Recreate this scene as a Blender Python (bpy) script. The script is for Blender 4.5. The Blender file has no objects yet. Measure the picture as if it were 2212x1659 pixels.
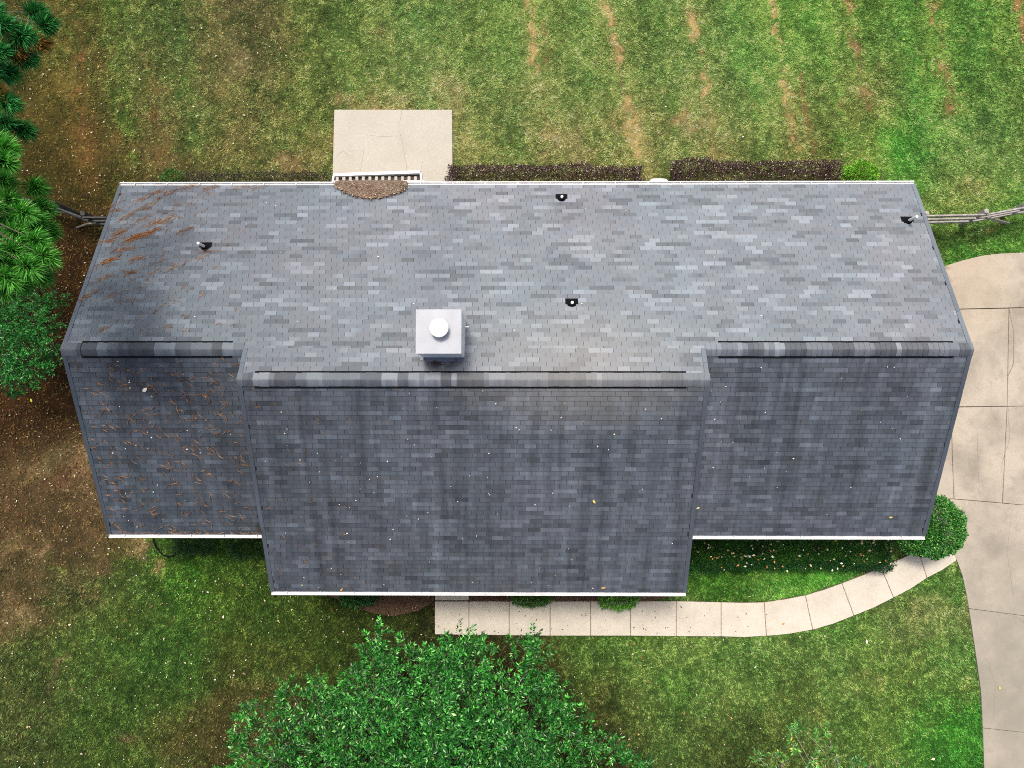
import bpy, bmesh, math, random
import numpy as np
from mathutils import Matrix, Vector

random.seed(7)
rng = np.random.default_rng(7)
sc = bpy.context.scene
R = math.radians

# ------------------------------------------------------------------ camera
CAM = np.array([0.073, -1.763, 22.126])
TILT, SIDE, ROLL, FOC = 0.0538, 0.0080, 0.0005, 1534.0      # focal length for a frame 2212 wide


def cam_matrix():
    c, s = math.cos, math.sin
    rx = np.array([[1, 0, 0], [0, c(TILT), -s(TILT)], [0, s(TILT), c(TILT)]])
    ry = np.array([[c(SIDE), 0, s(SIDE)], [0, 1, 0], [-s(SIDE), 0, c(SIDE)]])
    rz = np.array([[c(ROLL), -s(ROLL), 0], [s(ROLL), c(ROLL), 0], [0, 0, 1]])
    return rz @ rx @ ry


CM = cam_matrix()
cam_data = bpy.data.cameras.new("camera")
cam = bpy.data.objects.new("camera", cam_data)
sc.collection.objects.link(cam)
m4 = Matrix.Identity(4)
for i in range(3):
    for j in range(3):
        m4[i][j] = CM[i, j]
    m4[i][3] = CAM[i]
cam.matrix_world = m4
cam_data.sensor_fit = 'HORIZONTAL'
cam_data.sensor_width = 36.0
cam_data.lens = FOC / 2212 * 36.0
cam_data.clip_end = 500
cam_data.clip_start = 0.1
sc.camera = cam

# ------------------------------------------------------------------ sky, sun, exposure
SUN_EL, SUN_AZ = R(66), math.atan2(-0.30, 1.0)
world = bpy.data.worlds.new("World")
sc.world = world
world.use_nodes = True
wn = world.node_tree
sky = wn.nodes.new("ShaderNodeTexSky")
sky.sky_type = 'NISHITA'
sky.sun_disc = False
sky.sun_elevation = SUN_EL
sky.sun_rotation = SUN_AZ
sky.air_density = 1.0
sky.dust_density = 7.0
sky.ozone_density = 1.0
bg = wn.nodes["Background"]
wn.links.new(sky.outputs[0], bg.inputs[0])
bg.inputs[1].default_value = 0.085

sun_data = bpy.data.lights.new("sun", 'SUN')
sun_data.energy = 1.5
sun_data.angle = R(12)
sun_data.color = (1.0, 0.95, 0.87)
sun = bpy.data.objects.new("sun", sun_data)
sc.collection.objects.link(sun)
sd = Vector((math.sin(SUN_AZ) * math.cos(SUN_EL), math.cos(SUN_AZ) * math.cos(SUN_EL), math.sin(SUN_EL)))
sun.rotation_euler = (-sd).to_track_quat('-Z', 'Y').to_euler()
sun.location = sd * 60
sc.view_settings.view_transform = 'Standard'
sc.view_settings.look = 'None'
sc.view_settings.gamma = 1.0
sc.view_settings.use_curve_mapping = False
sc.view_settings.exposure = 0.95
sc.cycles.use_denoising = False
sc.cycles.filter_width = 1.0

# ------------------------------------------------------------------ helpers: places


def at(px, py, z=0.0):
    """the point of the horizontal plane z seen at (px, py) of a 2212 wide frame"""
    d = CM @ np.array([(px - 1106) / FOC, -(py - 829.5) / FOC, -1.0])
    return CAM + d * ((z - CAM[2]) / d[2])


EAVE, AH, HH = 2.75, 4.8823, 2.2963       # eave height, half span, rise
SL = HH / AH
PITCH = math.atan(SL)
CP, SP = math.cos(PITCH), math.sin(PITCH)
X1, X2, DD = -6.5528, 4.5753, 0.7572      # the projecting middle block
XW = 11.0
ZR = EAVE + HH                            # main ridge height
EDGE = 0.09                               # shingles stop this far inside the gutter's lip


def roof_z(y, mid=False):
    if y > 0 or not mid:
        return ZR - SL * abs(y)
    return ZR + SL * DD - SL * abs(y + DD)


def on_roof(px, py, plane):
    """the roof point seen at a pixel; plane: north / south / mid"""
    d = CM @ np.array([(px - 1106) / FOC, -(py - 829.5) / FOC, -1.0])
    if plane == 'north':
        a, b = -SL, ZR
    elif plane == 'south':
        a, b = SL, ZR
    else:
        a, b = SL, ZR + 2 * SL * DD
    t = (a * CAM[1] + b - CAM[2]) / (d[2] - a * d[1])
    return CAM + d * t


def project(P):
    v = (P - CAM) @ CM
    return np.stack([1106 + FOC * v[:, 0] / -v[:, 2], 829.5 - FOC * v[:, 1] / -v[:, 2]], 1)


# ------------------------------------------------------------------ helpers: objects
col = sc.collection


def tag(o, label=None, cat=None, group=None, kind=None):
    if label: o["label"] = label
    if cat: o["category"] = cat
    if group: o["group"] = group
    if kind: o["kind"] = kind
    return o


def link(name, me, parent=None):
    o = bpy.data.objects.new(name, me)
    col.objects.link(o)
    if parent is not None:
        o.parent = parent
    return o


def thing(name, label, cat, loc=(0, 0, 0), group=None):
    o = bpy.data.objects.new(name, None)
    col.objects.link(o)
    o.location = loc
    o.empty_display_size = 0.2
    return tag(o, label, cat, group)


def raw_mesh(name, V, F, C=None, mats=(), smooth=False, midx=None):
    """V (n,3), F (m,3) or (m,4) all of one size"""
    V = np.asarray(V, dtype=np.float32)
    F = np.asarray(F, dtype=np.int32)
    me = bpy.data.meshes.new(name)
    me.vertices.add(len(V))
    me.vertices.foreach_set("co", V.ravel())
    k = F.shape[1]
    me.loops.add(F.size)
    me.loops.foreach_set("vertex_index", F.ravel())
    me.polygons.add(len(F))
    me.polygons.foreach_set("loop_start", np.arange(0, F.size, k, dtype=np.int32))
    me.polygons.foreach_set("loop_total", np.full(len(F), k, dtype=np.int32))
    if midx is not None:
        me.polygons.foreach_set("material_index", np.asarray(midx, dtype=np.int32))
    me.polygons.foreach_set("use_smooth", np.full(len(F), smooth))
    me.update(calc_edges=True)
    if C is not None:
        ca = me.color_attributes.new("col", 'FLOAT_COLOR', 'POINT')
        c4 = np.ones((len(V), 4), dtype=np.float32)
        c4[:, :3] = C
        ca.data.foreach_set("color", c4.ravel())
    for m in mats:
        me.materials.append(m)
    return me


class MB:
    """collects shapes in one bmesh and links them as one object"""

    def __init__(self):
        self.bm = bmesh.new()

    def box(self, lo, hi, m=0):
        x0, y0, z0 = lo
        x1, y1, z1 = hi
        v = [self.bm.verts.new(p) for p in ((x0, y0, z0), (x1, y0, z0), (x1, y1, z0), (x0, y1, z0),
                                            (x0, y0, z1), (x1, y0, z1), (x1, y1, z1), (x0, y1, z1))]
        for f in ((3, 2, 1, 0), (4, 5, 6, 7), (0, 1, 5, 4), (1, 2, 6, 5), (2, 3, 7, 6), (3, 0, 4, 7)):
            self.bm.faces.new([v[i] for i in f]).material_index = m
        return self

    def prism(self, poly, off, m=0, m_side=None):
        """a polygon of 3-D points (counter-clockwise seen from its front), pushed back by off"""
        off = Vector(off)
        a = [self.bm.verts.new(p) for p in poly]
        b = [self.bm.verts.new(Vector(p) + off) for p in poly]
        n = len(poly)
        self.bm.faces.new(a).material_index = m
        ms = m if m_side is None else m_side
        self.bm.faces.new(b[::-1]).material_index = ms
        for i in range(n):
            j = (i + 1) % n
            self.bm.faces.new((a[j], a[i], b[i], b[j])).material_index = ms
        return self

    def bar(self, p, q, w, h, m=0, up=(0, 0, 1)):
        p, q = Vector(p), Vector(q)
        d = (q - p).normalized()
        s = d.cross(Vector(up)).normalized()
        u = s.cross(d)
        pts = []
        for c in (p, q):
            for a, b in ((-1, -1), (1, -1), (1, 1), (-1, 1)):
                pts.append(self.bm.verts.new(c + s * (a * w / 2) + u * (b * h / 2)))
        for f in ((0, 1, 2, 3), (7, 6, 5, 4), (0, 4, 5, 1), (1, 5, 6, 2), (2, 6, 7, 3), (3, 7, 4, 0)):
            self.bm.faces.new([pts[i] for i in f]).material_index = m
        return self

    def tube(self, path, rad, n=8, m=0, cap=True):
        path = [Vector(p) for p in path]
        if not hasattr(rad, '__len__'):
            rad = [rad] * len(path)
        rings = []
        for i, p in enumerate(path):
            d = (path[min(i + 1, len(path) - 1)] - path[max(i - 1, 0)]).normalized()
            s = d.orthogonal().normalized() if abs(d.z) > 0.95 else d.cross(Vector((0, 0, 1))).normalized()
            u = s.cross(d)
            rings.append([self.bm.verts.new(p + (s * math.cos(t) + u * math.sin(t)) * rad[i])
                          for t in (2 * math.pi * k / n for k in range(n))])
        for a, b in zip(rings, rings[1:]):
            for k in range(n):
                f = self.bm.faces.new((a[k], a[(k + 1) % n], b[(k + 1) % n], b[k]))
                f.material_index = m
                f.smooth = True
        if cap:
            self.bm.faces.new(rings[0][::-1]).material_index = m
            self.bm.faces.new(rings[-1]).material_index = m
        return self

    def lathe(self, c, prof, n=20, m=0):
        """prof: (radius, z) from bottom to top"""
        rings = []
        for r, z in prof:
            rings.append([self.bm.verts.new((c[0] + r * math.cos(2 * math.pi * k / n),
                                             c[1] + r * math.sin(2 * math.pi * k / n), c[2] + z)) for k in range(n)])
        for a, b in zip(rings, rings[1:]):
            for k in range(n):
                self.bm.faces.new((a[k], a[(k + 1) % n], b[(k + 1) % n], b[k])).material_index = m
        self.bm.faces.new(rings[0][::-1]).material_index = m
        self.bm.faces.new(rings[-1]).material_index = m
        return self

    def build(self, name, mats, parent=None, bevel=0.0):
        if bevel:
            bmesh.ops.bevel(self.bm, geom=self.bm.edges[:], offset=bevel, segments=1, affect='EDGES', clamp_overlap=True)
        bmesh.ops.recalc_face_normals(self.bm, faces=self.bm.faces[:])
        me = bpy.data.meshes.new(name)
        self.bm.to_mesh(me)
        self.bm.free()
        for m in (mats if isinstance(mats, (list, tuple)) else [mats]):
            me.materials.append(m)
        return link(name, me, parent)


# ------------------------------------------------------------------ helpers: colour and noise


def lin(c):
    c = np.asarray(c, dtype=float) / 255.0
    return np.where(c <= 0.04045, c / 12.92, ((c + 0.055) / 1.055) ** 2.4)


def _hash(ix, iy, seed):
    h = (ix.astype(np.int64) * 374761393 + iy.astype(np.int64) * 668265263 + seed * 974711) & 0x7fffffff
    h = ((h ^ (h >> 13)) * 1274126177) & 0x7fffffff
    return ((h ^ (h >> 16)) & 0xffff) / 65535.0


def vnoise(x, y, seed=0):
    ix, iy = np.floor(x), np.floor(y)
    fx, fy = x - ix, y - iy
    fx = fx * fx * (3 - 2 * fx)
    fy = fy * fy * (3 - 2 * fy)
    a = _hash(ix, iy, seed)
    b = _hash(ix + 1, iy, seed)
    c = _hash(ix, iy + 1, seed)
    d = _hash(ix + 1, iy + 1, seed)
    return (a * (1 - fx) + b * fx) * (1 - fy) + (c * (1 - fx) + d * fx) * fy


def fbm(x, y, seed=0, octv=4):
    s, amp, t = 0, 0.5, 0
    for o in range(octv):
        s = s + amp * vnoise(x * 2 ** o + 17.3 * o, y * 2 ** o + 9.1 * o, seed + o)
        t += amp
        amp *= 0.55
    return s / t


# ------------------------------------------------------------------ helpers: materials


class NT:
    def __init__(self, name):
        self.m = bpy.data.materials.new(name)
        self.m.use_nodes = True
        self.t = self.m.node_tree
        self.b = self.t.nodes["Principled BSDF"]
        self.out = self.t.nodes["Material Output"]

    def n(self, kind, **kw):
        nd = self.t.nodes.new("ShaderNode" + kind)
        for k, v in kw.items():
            setattr(nd, k, v)
        return nd

    def put(self, sock, v):
        if isinstance(v, bpy.types.NodeSocket):
            self.t.links.new(v, sock)
        else:
            if sock.type == 'RGBA' and len(v) == 3:
                v = (*v, 1)
            sock.default_value = v

    def pos(self):
        return self.n("NewGeometry").outputs["Position"]

    def scale(self, vec, s):
        nd = self.n("VectorMath", operation='MULTIPLY')
        self.put(nd.inputs[0], vec)
        self.put(nd.inputs[1], s)
        return nd.outputs[0]

    def noise(self, vec, sc_, detail=3.0, rough=0.55):
        nd = self.n("TexNoise")
        self.put(nd.inputs["Vector"], vec)
        nd.inputs["Scale"].default_value = sc_
        nd.inputs["Detail"].default_value = detail
        nd.inputs["Roughness"].default_value = rough
        return nd.outputs["Fac"]

    def rng(self, v, a, b, c, d):
        nd = self.n("MapRange")
        self.put(nd.inputs[0], v)
        for i, x in enumerate((a, b, c, d)):
            nd.inputs[1 + i].default_value = x
        return nd.outputs[0]

    def math(self, op, a, b=0.0):
        nd = self.n("Math", operation=op)
        self.put(nd.inputs[0], a)
        self.put(nd.inputs[1], b)
        return nd.outputs[0]

    def mix(self, f, a, b, mode='MIX'):
        nd = self.n("Mix", data_type='RGBA', blend_type=mode)
        self.put(nd.inputs[0], f)
        self.put(nd.inputs[6], a)
        self.put(nd.inputs[7], b)
        return nd.outputs[2]

    def mulv(self, c, f):
        nd = self.n("VectorMath", operation='SCALE')
        self.put(nd.inputs[0], c)
        self.put(nd.inputs["Scale"], f)
        return nd.outputs[0]

    def attr(self, name="col"):
        return self.n("Attribute", attribute_name=name).outputs["Color"]

    def blob(self, cx, cy, rx, ry, soft=1.0):
        """1 at (cx, cy) of the ground plan falling to 0 at the ellipse's edge"""
        p = self.n("VectorMath", operation='SUBTRACT')
        self.put(p.inputs[0], self.pos())
        p.inputs[1].default_value = (cx, cy, 0)
        q = self.scale(p.outputs[0], (1 / rx, 1 / ry, 0))
        ln = self.n("VectorMath", operation='LENGTH')
        self.put(ln.inputs[0], q)
        return self.rng(ln.outputs["Value"], 1.0 - soft, 1.0, 1.0, 0.0)

    def bump(self, h, strength=0.3, dist=0.02):
        nd = self.n("Bump")
        nd.inputs["Strength"].default_value = strength
        nd.inputs["Distance"].default_value = dist
        self.put(nd.inputs["Height"], h)
        self.put(self.b.inputs["Normal"], nd.outputs[0])

    def done(self, color, rough=0.8, spec=0.3, translucent=0.0):
        self.put(self.b.inputs["Base Color"], color)
        self.put(self.b.inputs["Roughness"], rough)
        self.b.inputs["Specular IOR Level"].default_value = spec
        if translucent:
            tr = self.n("BsdfTranslucent")
            self.put(tr.inputs[0], color)
            mx = self.n("MixShader")
            mx.inputs[0].default_value = translucent
            self.t.links.new(self.b.outputs[0], mx.inputs[1])
            self.t.links.new(tr.outputs[0], mx.inputs[2])
            self.t.links.new(mx.outputs[0], self.out.inputs[0])
        return self.m


def plain(name, c, rough=0.6, var=0.12, scale=6.0, spec=0.25):
    k = NT(name)
    f = k.rng(k.noise(k.pos(), scale, 5), 0.3, 0.7, 1 - var, 1 + var)
    return k.done(k.mulv(tuple(c), f) if False else k.mix(1.0, (*c, 1), _grey(k, f), 'MULTIPLY'), rough, spec)


def _grey(k, f):
    nd = k.n("CombineColor")
    for i in range(3):
        k.put(nd.inputs[i], f)
    return nd.outputs[0]


def tinted(name, rough=0.7, spec=0.25, translucent=0.0, var=0.0, scale=40.0):
    """colour from the mesh's own colour attribute"""
    k = NT(name)
    c = k.attr()
    if var:
        c = k.mix(1.0, c, _grey(k, k.rng(k.noise(k.pos(), scale, 4), 0.3, 0.7, 1 - var, 1 + var)), 'MULTIPLY')
    return k.done(c, rough, spec, translucent)


M = {}
M['white'] = plain('white_paint', (0.66, 0.66, 0.655), 0.45, 0.16, 3.5)
M['white_metal'] = plain('white_metal', (0.37, 0.39, 0.42), 0.4, 0.10, 2.2)
M['siding'] = plain('siding_paint', (0.62, 0.60, 0.55), 0.6, 0.08, 4.0)
M['black'] = plain('black_rubber', (0.006, 0.007, 0.009), 0.8, 0.2, 30, 0.08)
M['pvc'] = plain('white_pvc', (0.80, 0.80, 0.78), 0.4, 0.05, 20)
M['grille'] = plain('grey_grille', (0.16, 0.19, 0.24), 0.5, 0.15, 20)
M['weathered'] = plain('weathered_wood', (0.33, 0.31, 0.28), 0.85, 0.35, 9)
M['shaded_wood'] = plain('shade_darkened_wood', (0.06, 0.062, 0.06), 0.85, 0.35, 9)  # left fence: its deep shade is put into this dark colour
M['dark_wood'] = plain('dark_stained_wood', (0.07, 0.055, 0.05), 0.8, 0.35, 14)
M['bark'] = plain('bark', (0.11, 0.085, 0.065), 0.9, 0.4, 18)
M['twig'] = plain('pale_twig', (0.30, 0.26, 0.20), 0.85, 0.25, 18)
M['leaf'] = tinted('leaf', 0.34, 0.42, 0.12)
M['small_leaf'] = tinted('small_leaf', 0.42, 0.4, 0.15)
M['needle'] = tinted('pine_needle', 0.45, 0.35, 0.15)
M['grass'] = tinted('grass_blade', 0.6, 0.2, 0.2)
M['dead'] = tinted('dead_leaf', 0.75, 0.15, 0.1)
M['straw'] = tinted('pine_straw', 0.75, 0.15)

# ground: the mesh carries the broad colour of turf, dry patches and soil, the nodes add the fine grain
k = NT('turf_soil')
P = k.pos()
f1 = k.rng(k.noise(P, 9.0, 6, 0.65), 0.28, 0.72, 0.62, 1.35)
f2 = k.rng(k.noise(P, 45.0, 4, 0.7), 0.3, 0.7, 0.6, 1.4)
c = k.mix(1.0, k.attr(), _grey(k, k.math('MULTIPLY', f1, f2)), 'MULTIPLY')
k.bump(k.noise(P, 30.0, 6, 0.7), 0.6, 0.04)
M['turf'] = k.done(c, 0.9, 0.1)

# concrete: mottled, with its own stains


def concrete(name, base, stain, amount, scale, streaks=0.0, speck=0.25):
    k = NT(name)
    P = k.pos()
    n1 = k.rng(k.noise(P, scale, 6, 0.6), 0.42, 0.70, 0.0, amount)
    c = k.mix(n1, base, stain)
    n2 = k.rng(k.noise(P, 60.0, 4, 0.8), 0.25, 0.75, 1 - speck, 1 + speck)
    n3 = k.rng(k.noise(P, 14.0, 5, 0.7), 0.3, 0.7, 0.92, 1.08)
    c = k.mix(1.0, c, _grey(k, k.math('MULTIPLY', n2, n3)), 'MULTIPLY')
    if streaks:
        # pale swirling scratches
        w = k.n("TexWave", wave_type='RINGS', bands_direction='Z')
        k.put(w.inputs["Vector"], P)
        w.inputs["Scale"].default_value = 2.6
        w.inputs["Distortion"].default_value = 14.0
        w.inputs["Detail"].default_value = 4.0
        w.inputs["Detail Scale"].default_value = 1.2
        s1 = k.rng(w.outputs["Fac"], 0.80, 1.0, 0.0, 1.0)
        s2 = k.rng(k.noise(P, 1.1, 4), 0.5, 0.66, 0.0, streaks)
        c = k.mix(k.math('MULTIPLY', s1, s2), c, (0.38, 0.335, 0.27))
    if streaks:
        for rot, sd_ in ((.6, 3.0), (-.9, 7.0), (2.2, 11.0)):
            mp = k.n("Mapping")
            k.put(mp.inputs[0], P)
            mp.inputs["Location"].default_value = (sd_, sd_, 0)
            mp.inputs["Rotation"].default_value = (0, 0, rot)
            mp.inputs["Scale"].default_value = (9.0, .9, 1)
            q = k.rng(k.noise(mp.outputs[0], 1.6, 5, .7), .60, .72, 0, .55)
            q = k.math('MULTIPLY', q, k.rng(k.noise(P, .9, 3), .42, .62, 0, 1))
            c = k.mix(q, c, (.46, .41, .34))
        q = k.rng(k.noise(P, 3.5, 6, .75), .54, .68, 0, .55)
        c = k.mix(q, c, stain)
        q = k.rng(k.noise(P, 26.0, 3, .7), .66, .74, 0, .6)
        c = k.mix(q, c, (.10, .085, .065))
    k.bump(k.noise(P, 80.0, 3, 0.7), 0.15, 0.01)
    return k, c


k, c = concrete('patio_concrete', (0.43, 0.405, 0.345), (0.375, 0.35, 0.295), 0.6, 1.2, 0, 0.06)
M['patio'] = k.done(c, 0.85, 0.2)
k, c = concrete('walkway_concrete', (0.56, 0.51, 0.425), (0.46, 0.415, 0.34), 0.7, 1.6, 0, 0.10)
M['walk'] = k.done(c, 0.85, 0.2)
k, c = concrete('driveway_concrete', (0.415, 0.365, 0.295), (0.245, 0.216, 0.175), 0.95, 0.8, 0.75, 0.22)
f = k.rng(k.noise(k.pos(), 1.3, 5, .65), 0.30, 0.62, 0.45, 0.95)
c = k.mix(k.math('MULTIPLY', k.blob(15.4, -9.6, 4.2, 6.0, 0.8), f), c, (0.245, 0.228, 0.185))
c = k.mix(k.math('MULTIPLY', k.blob(14.2, 2.7, 1.9, 2.6, 0.8), 0.5), c, (0.40, 0.325, 0.24))
# wet patch and crazing at the upper end of the drive
wet = k.math('MULTIPLY', k.blob(13.2, 2.75, 0.62, 0.8, 0.5), k.rng(k.noise(k.pos(), 5.0, 3, 0.7), 0.50, 0.56, 0.0, 0.75))
c = k.mix(wet, c, (0.23, 0.17, 0.12))
M['drive'] = k.done(c, 0.85, 0.2)
M['joint'] = plain('joint_dirt', (0.10, 0.075, 0.055), 0.9, 0.4, 25)
M['crack'] = plain('crack_dirt', (0.23, 0.19, 0.15), 0.9, 0.4, 25)
M['mulch'] = plain('bark_mulch', (0.095, 0.058, 0.036), 0.95, 0.5, 26)

# asphalt shingles: colour of each tab x granules x streaks of algae and dust
k = NT('shingle')
P = k.pos()
c = k.attr()
g1 = k.rng(k.noise(P, 130.0, 2, 0.8), 0.3, 0.7, 0.80, 1.20)
g2 = k.rng(k.noise(P, 0.8, 5, 0.65), 0.3, 0.7, 0.92, 1.08)
c = k.mix(1.0, c, _grey(k, k.math('MULTIPLY', g1, g2)), 'MULTIPLY')
# streaks running down the front slope (dust and algae carried by rain)
st = k.noise(k.scale(P, (4.2, 0.22, 0.0)), 1.0, 5, 0.6)
st2 = k.noise(k.scale(P, (1.1, 0.10, 0.0)), 1.0, 3, 0.6)
sep = k.n("SeparateXYZ")
k.put(sep.inputs[0], P)
ny = k.n("SeparateXYZ")
k.put(ny.inputs[0], k.n("NewGeometry").outputs["True Normal"])
south = k.rng(ny.outputs[1], -0.05, 0.05, 1.0, 0.0)
sf = k.math('MULTIPLY', k.rng(st, 0.3, 0.72, 0.74, 1.42), k.rng(st2, 0.3, 0.7, 0.84, 1.2))
c = k.mix(south, c, k.mix(1.0, c, _grey(k, sf), 'MULTIPLY'))
# mauve to slate drift of the tint over the roof
tn = k.rng(k.noise(P, 0.35, 3), 0.36, 0.64, 0.0, 1.0)
c = k.mix(1.0, c, k.mix(tn, (0.97, 1.01, 1.02), (1.035, 0.985, 1.005)), 'MULTIPLY')
# patchy tone, darker towards the left end
gx_ = k.n("SeparateXYZ")
k.put(gx_.inputs[0], P)
gr = k.math('MULTIPLY', k.rng(gx_.outputs[0], -11.5, -1.5, 1.0, 0.0), k.rng(k.noise(P, .8, 4), .3, .65, .6, 1.0))
c = k.mix(gr, c, k.mix(1.0, c, (.50, .54, .58), 'MULTIPLY'))
# warm dust below the ridge by the chimney, soot beside the chimney, darker patches by the left cheek wall
c = k.mix(k.math('MULTIPLY', k.blob(1.6, -0.35, 3.6, 1.9, 0.9), 0.35), c, (0.32, 0.30, 0.27))
c = k.mix(k.math('MULTIPLY', k.blob(-2.0, 2.1, 1.3, 2.6, 0.9), 0.30), c, (0.085, 0.10, 0.125))
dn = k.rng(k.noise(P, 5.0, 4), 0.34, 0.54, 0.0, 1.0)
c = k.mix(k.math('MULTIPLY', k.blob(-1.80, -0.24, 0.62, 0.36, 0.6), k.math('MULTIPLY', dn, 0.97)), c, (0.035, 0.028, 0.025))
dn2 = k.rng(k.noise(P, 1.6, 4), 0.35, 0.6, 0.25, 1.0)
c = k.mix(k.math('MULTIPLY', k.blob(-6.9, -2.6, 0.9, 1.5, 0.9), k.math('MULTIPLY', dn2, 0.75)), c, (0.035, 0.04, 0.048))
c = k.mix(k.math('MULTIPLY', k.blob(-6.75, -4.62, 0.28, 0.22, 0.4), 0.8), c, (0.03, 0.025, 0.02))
k.bump(k.noise(P, 160.0, 2, 0.8), 0.35, 0.004)
M['shingle'] = k.done(c, 0.88, 0.25)
M['felt'] = plain('dark_felt', (0.022, 0.024, 0.028), 0.95, 0.2, 30, 0.05)  # dark deck felt that shows through the slots

# ------------------------------------------------------------------ the lawn's own colour
G = 1.42          # how bright an even white ground would print, in linear light


def ctl(rows):
    pts, cs, rs = [], [], []
    for px, py, r, c_ in rows:
        p = at(px, py)
        pts.append(p[:2]); cs.append(lin(c_)); rs.append(r)
    return np.array(pts), np.array(cs), np.array(rs)


BROAD = [
    (60, 60, 2, (98, 92, 42)), (180, 60, 2, (104, 104, 46)), (300, 60, 2, (84, 106, 54)), (420, 60, 2, (108, 112, 62)),
    (540, 60, 2, (98, 92, 56)), (700, 60, 2, (96, 112, 56)), (900, 60, 2, (108, 130, 70)), (1100, 60, 2, (112, 132, 66)),
    (1300, 60, 2, (118, 134, 72)), (1500, 60, 2, (114, 134, 72)), (1700, 60, 2, (106, 142, 62)), (1900, 60, 2, (94, 122, 54)),
    (2100, 60, 2, (94, 130, 56)), (60, 200, 2, (96, 86, 34)), (180, 200, 2, (110, 102, 44)), (300, 200, 2, (92, 104, 54)),
    (420, 200, 2, (112, 114, 64)), (540, 200, 2, (112, 108, 62)), (700, 200, 2, (108, 118, 62)), (900, 200, 2, (122, 130, 76)),
    (1100, 200, 2, (124, 134, 78)), (1300, 200, 2, (122, 134, 74)), (1500, 200, 2, (122, 138, 78)), (1700, 200, 2, (112, 136, 70)),
    (1850, 190, 2, (108, 118, 64)), (2000, 200, 2, (104, 134, 62)), (2150, 200, 2, (90, 112, 52)), (60, 330, 2, (86, 72, 28)),
    (180, 330, 2, (98, 90, 36)), (300, 330, 2, (98, 88, 48)), (450, 320, 2, (110, 112, 60)), (620, 320, 2, (116, 122, 66)),
    (830, 320, 2, (116, 122, 66)), (1050, 320, 2, (120, 128, 70)), (1200, 330, 2, (124, 126, 72)), (1400, 320, 2, (126, 128, 74)),
    (1550, 320, 2, (116, 122, 68)), (1700, 320, 2, (120, 124, 68)), (1850, 330, 1.5, (108, 122, 60)), (1955, 330, 1.3, (74, 140, 46)),
    (2100, 330, 2, (110, 138, 74)), (150, 420, 1.6, (82, 66, 26)), (230, 420, 1.5, (74, 76, 30)), (2060, 420, 1.5, (112, 122, 66)),
    (2180, 420, 1.5, (98, 130, 58)), (2060, 520, 1.3, (92, 116, 50)), (2160, 520, 1.3, (82, 130, 48)),
    (170, 520, 1.5, (66, 40, 14)), (170, 640, 1.5, (78, 50, 20)), (140, 880, 1.6, (72, 52, 24)), (40, 900, 1.6, (78, 50, 24)),
    (160, 780, 1.5, (70, 46, 20)), (60, 520, 2, (60, 40, 18)), (60, 700, 2, (50, 36, 16)), (100, 960, 1.3, (108, 80, 52)),
    (50, 1030, 1.3, (112, 90, 60)), (180, 1040, 1.2, (132, 108, 76)), (60, 1120, 1.4, (94, 76, 48)), (150, 1140, 1.4, (104, 80, 52)),
    (150, 1220, 1.4, (98, 86, 54)), (40, 1300, 1.6, (108, 92, 58)), (250, 1260, 1.6, (78, 92, 42)), (420, 1260, 1.6, (70, 98, 32)),
    (560, 1300, 1.6, (66, 88, 30)), (150, 1400, 1.7, (80, 96, 42)), (350, 1400, 1.7, (64, 92, 36)), (550, 1400, 1.7, (74, 82, 36)),
    (700, 1400, 1.6, (62, 76, 26)), (850, 1380, 1.4, (54, 62, 24)), (50, 1500, 1.8, (72, 80, 40)), (250, 1550, 1.8, (66, 86, 34)),
    (420, 1620, 1.5, (80, 80, 38)), (520, 1550, 1.2, (80, 76, 36)), (1130, 1430, 1.4, (74, 72, 34)), (1260, 1520, 1.5, (74, 78, 36)),
    (900, 1550, 2.5, (50, 46, 22)), (1300, 1420, 1.5, (86, 112, 50)), (1500, 1430, 1.8, (92, 118, 56)), (1700, 1430, 1.8, (96, 122, 60)),
    (1500, 1550, 1.8, (84, 104, 50)), (1700, 1550, 1.8, (88, 106, 50)), (1900, 1420, 1.8, (96, 122, 56)), (2000, 1330, 1.2, (116, 126, 74)),
    (2040, 1430, 1.2, (102, 126, 62)), (1920, 1560, 1.6, (90, 114, 50)), (2060, 1610, 1.2, (64, 120, 40)), (1600, 1650, 1.8, (74, 82, 38)),
    (1560, 1265, 1.0, (72, 112, 34)), (1760, 1262, 1.0, (92, 150, 52)), (2000, 1262, .8, (86, 120, 50)), (1250, 1650, 2, (70, 74, 34)),
    (640, 1250, 1.4, (60, 74, 28)),
]
BP, BC, BR_ = ctl(BROAD)

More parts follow.
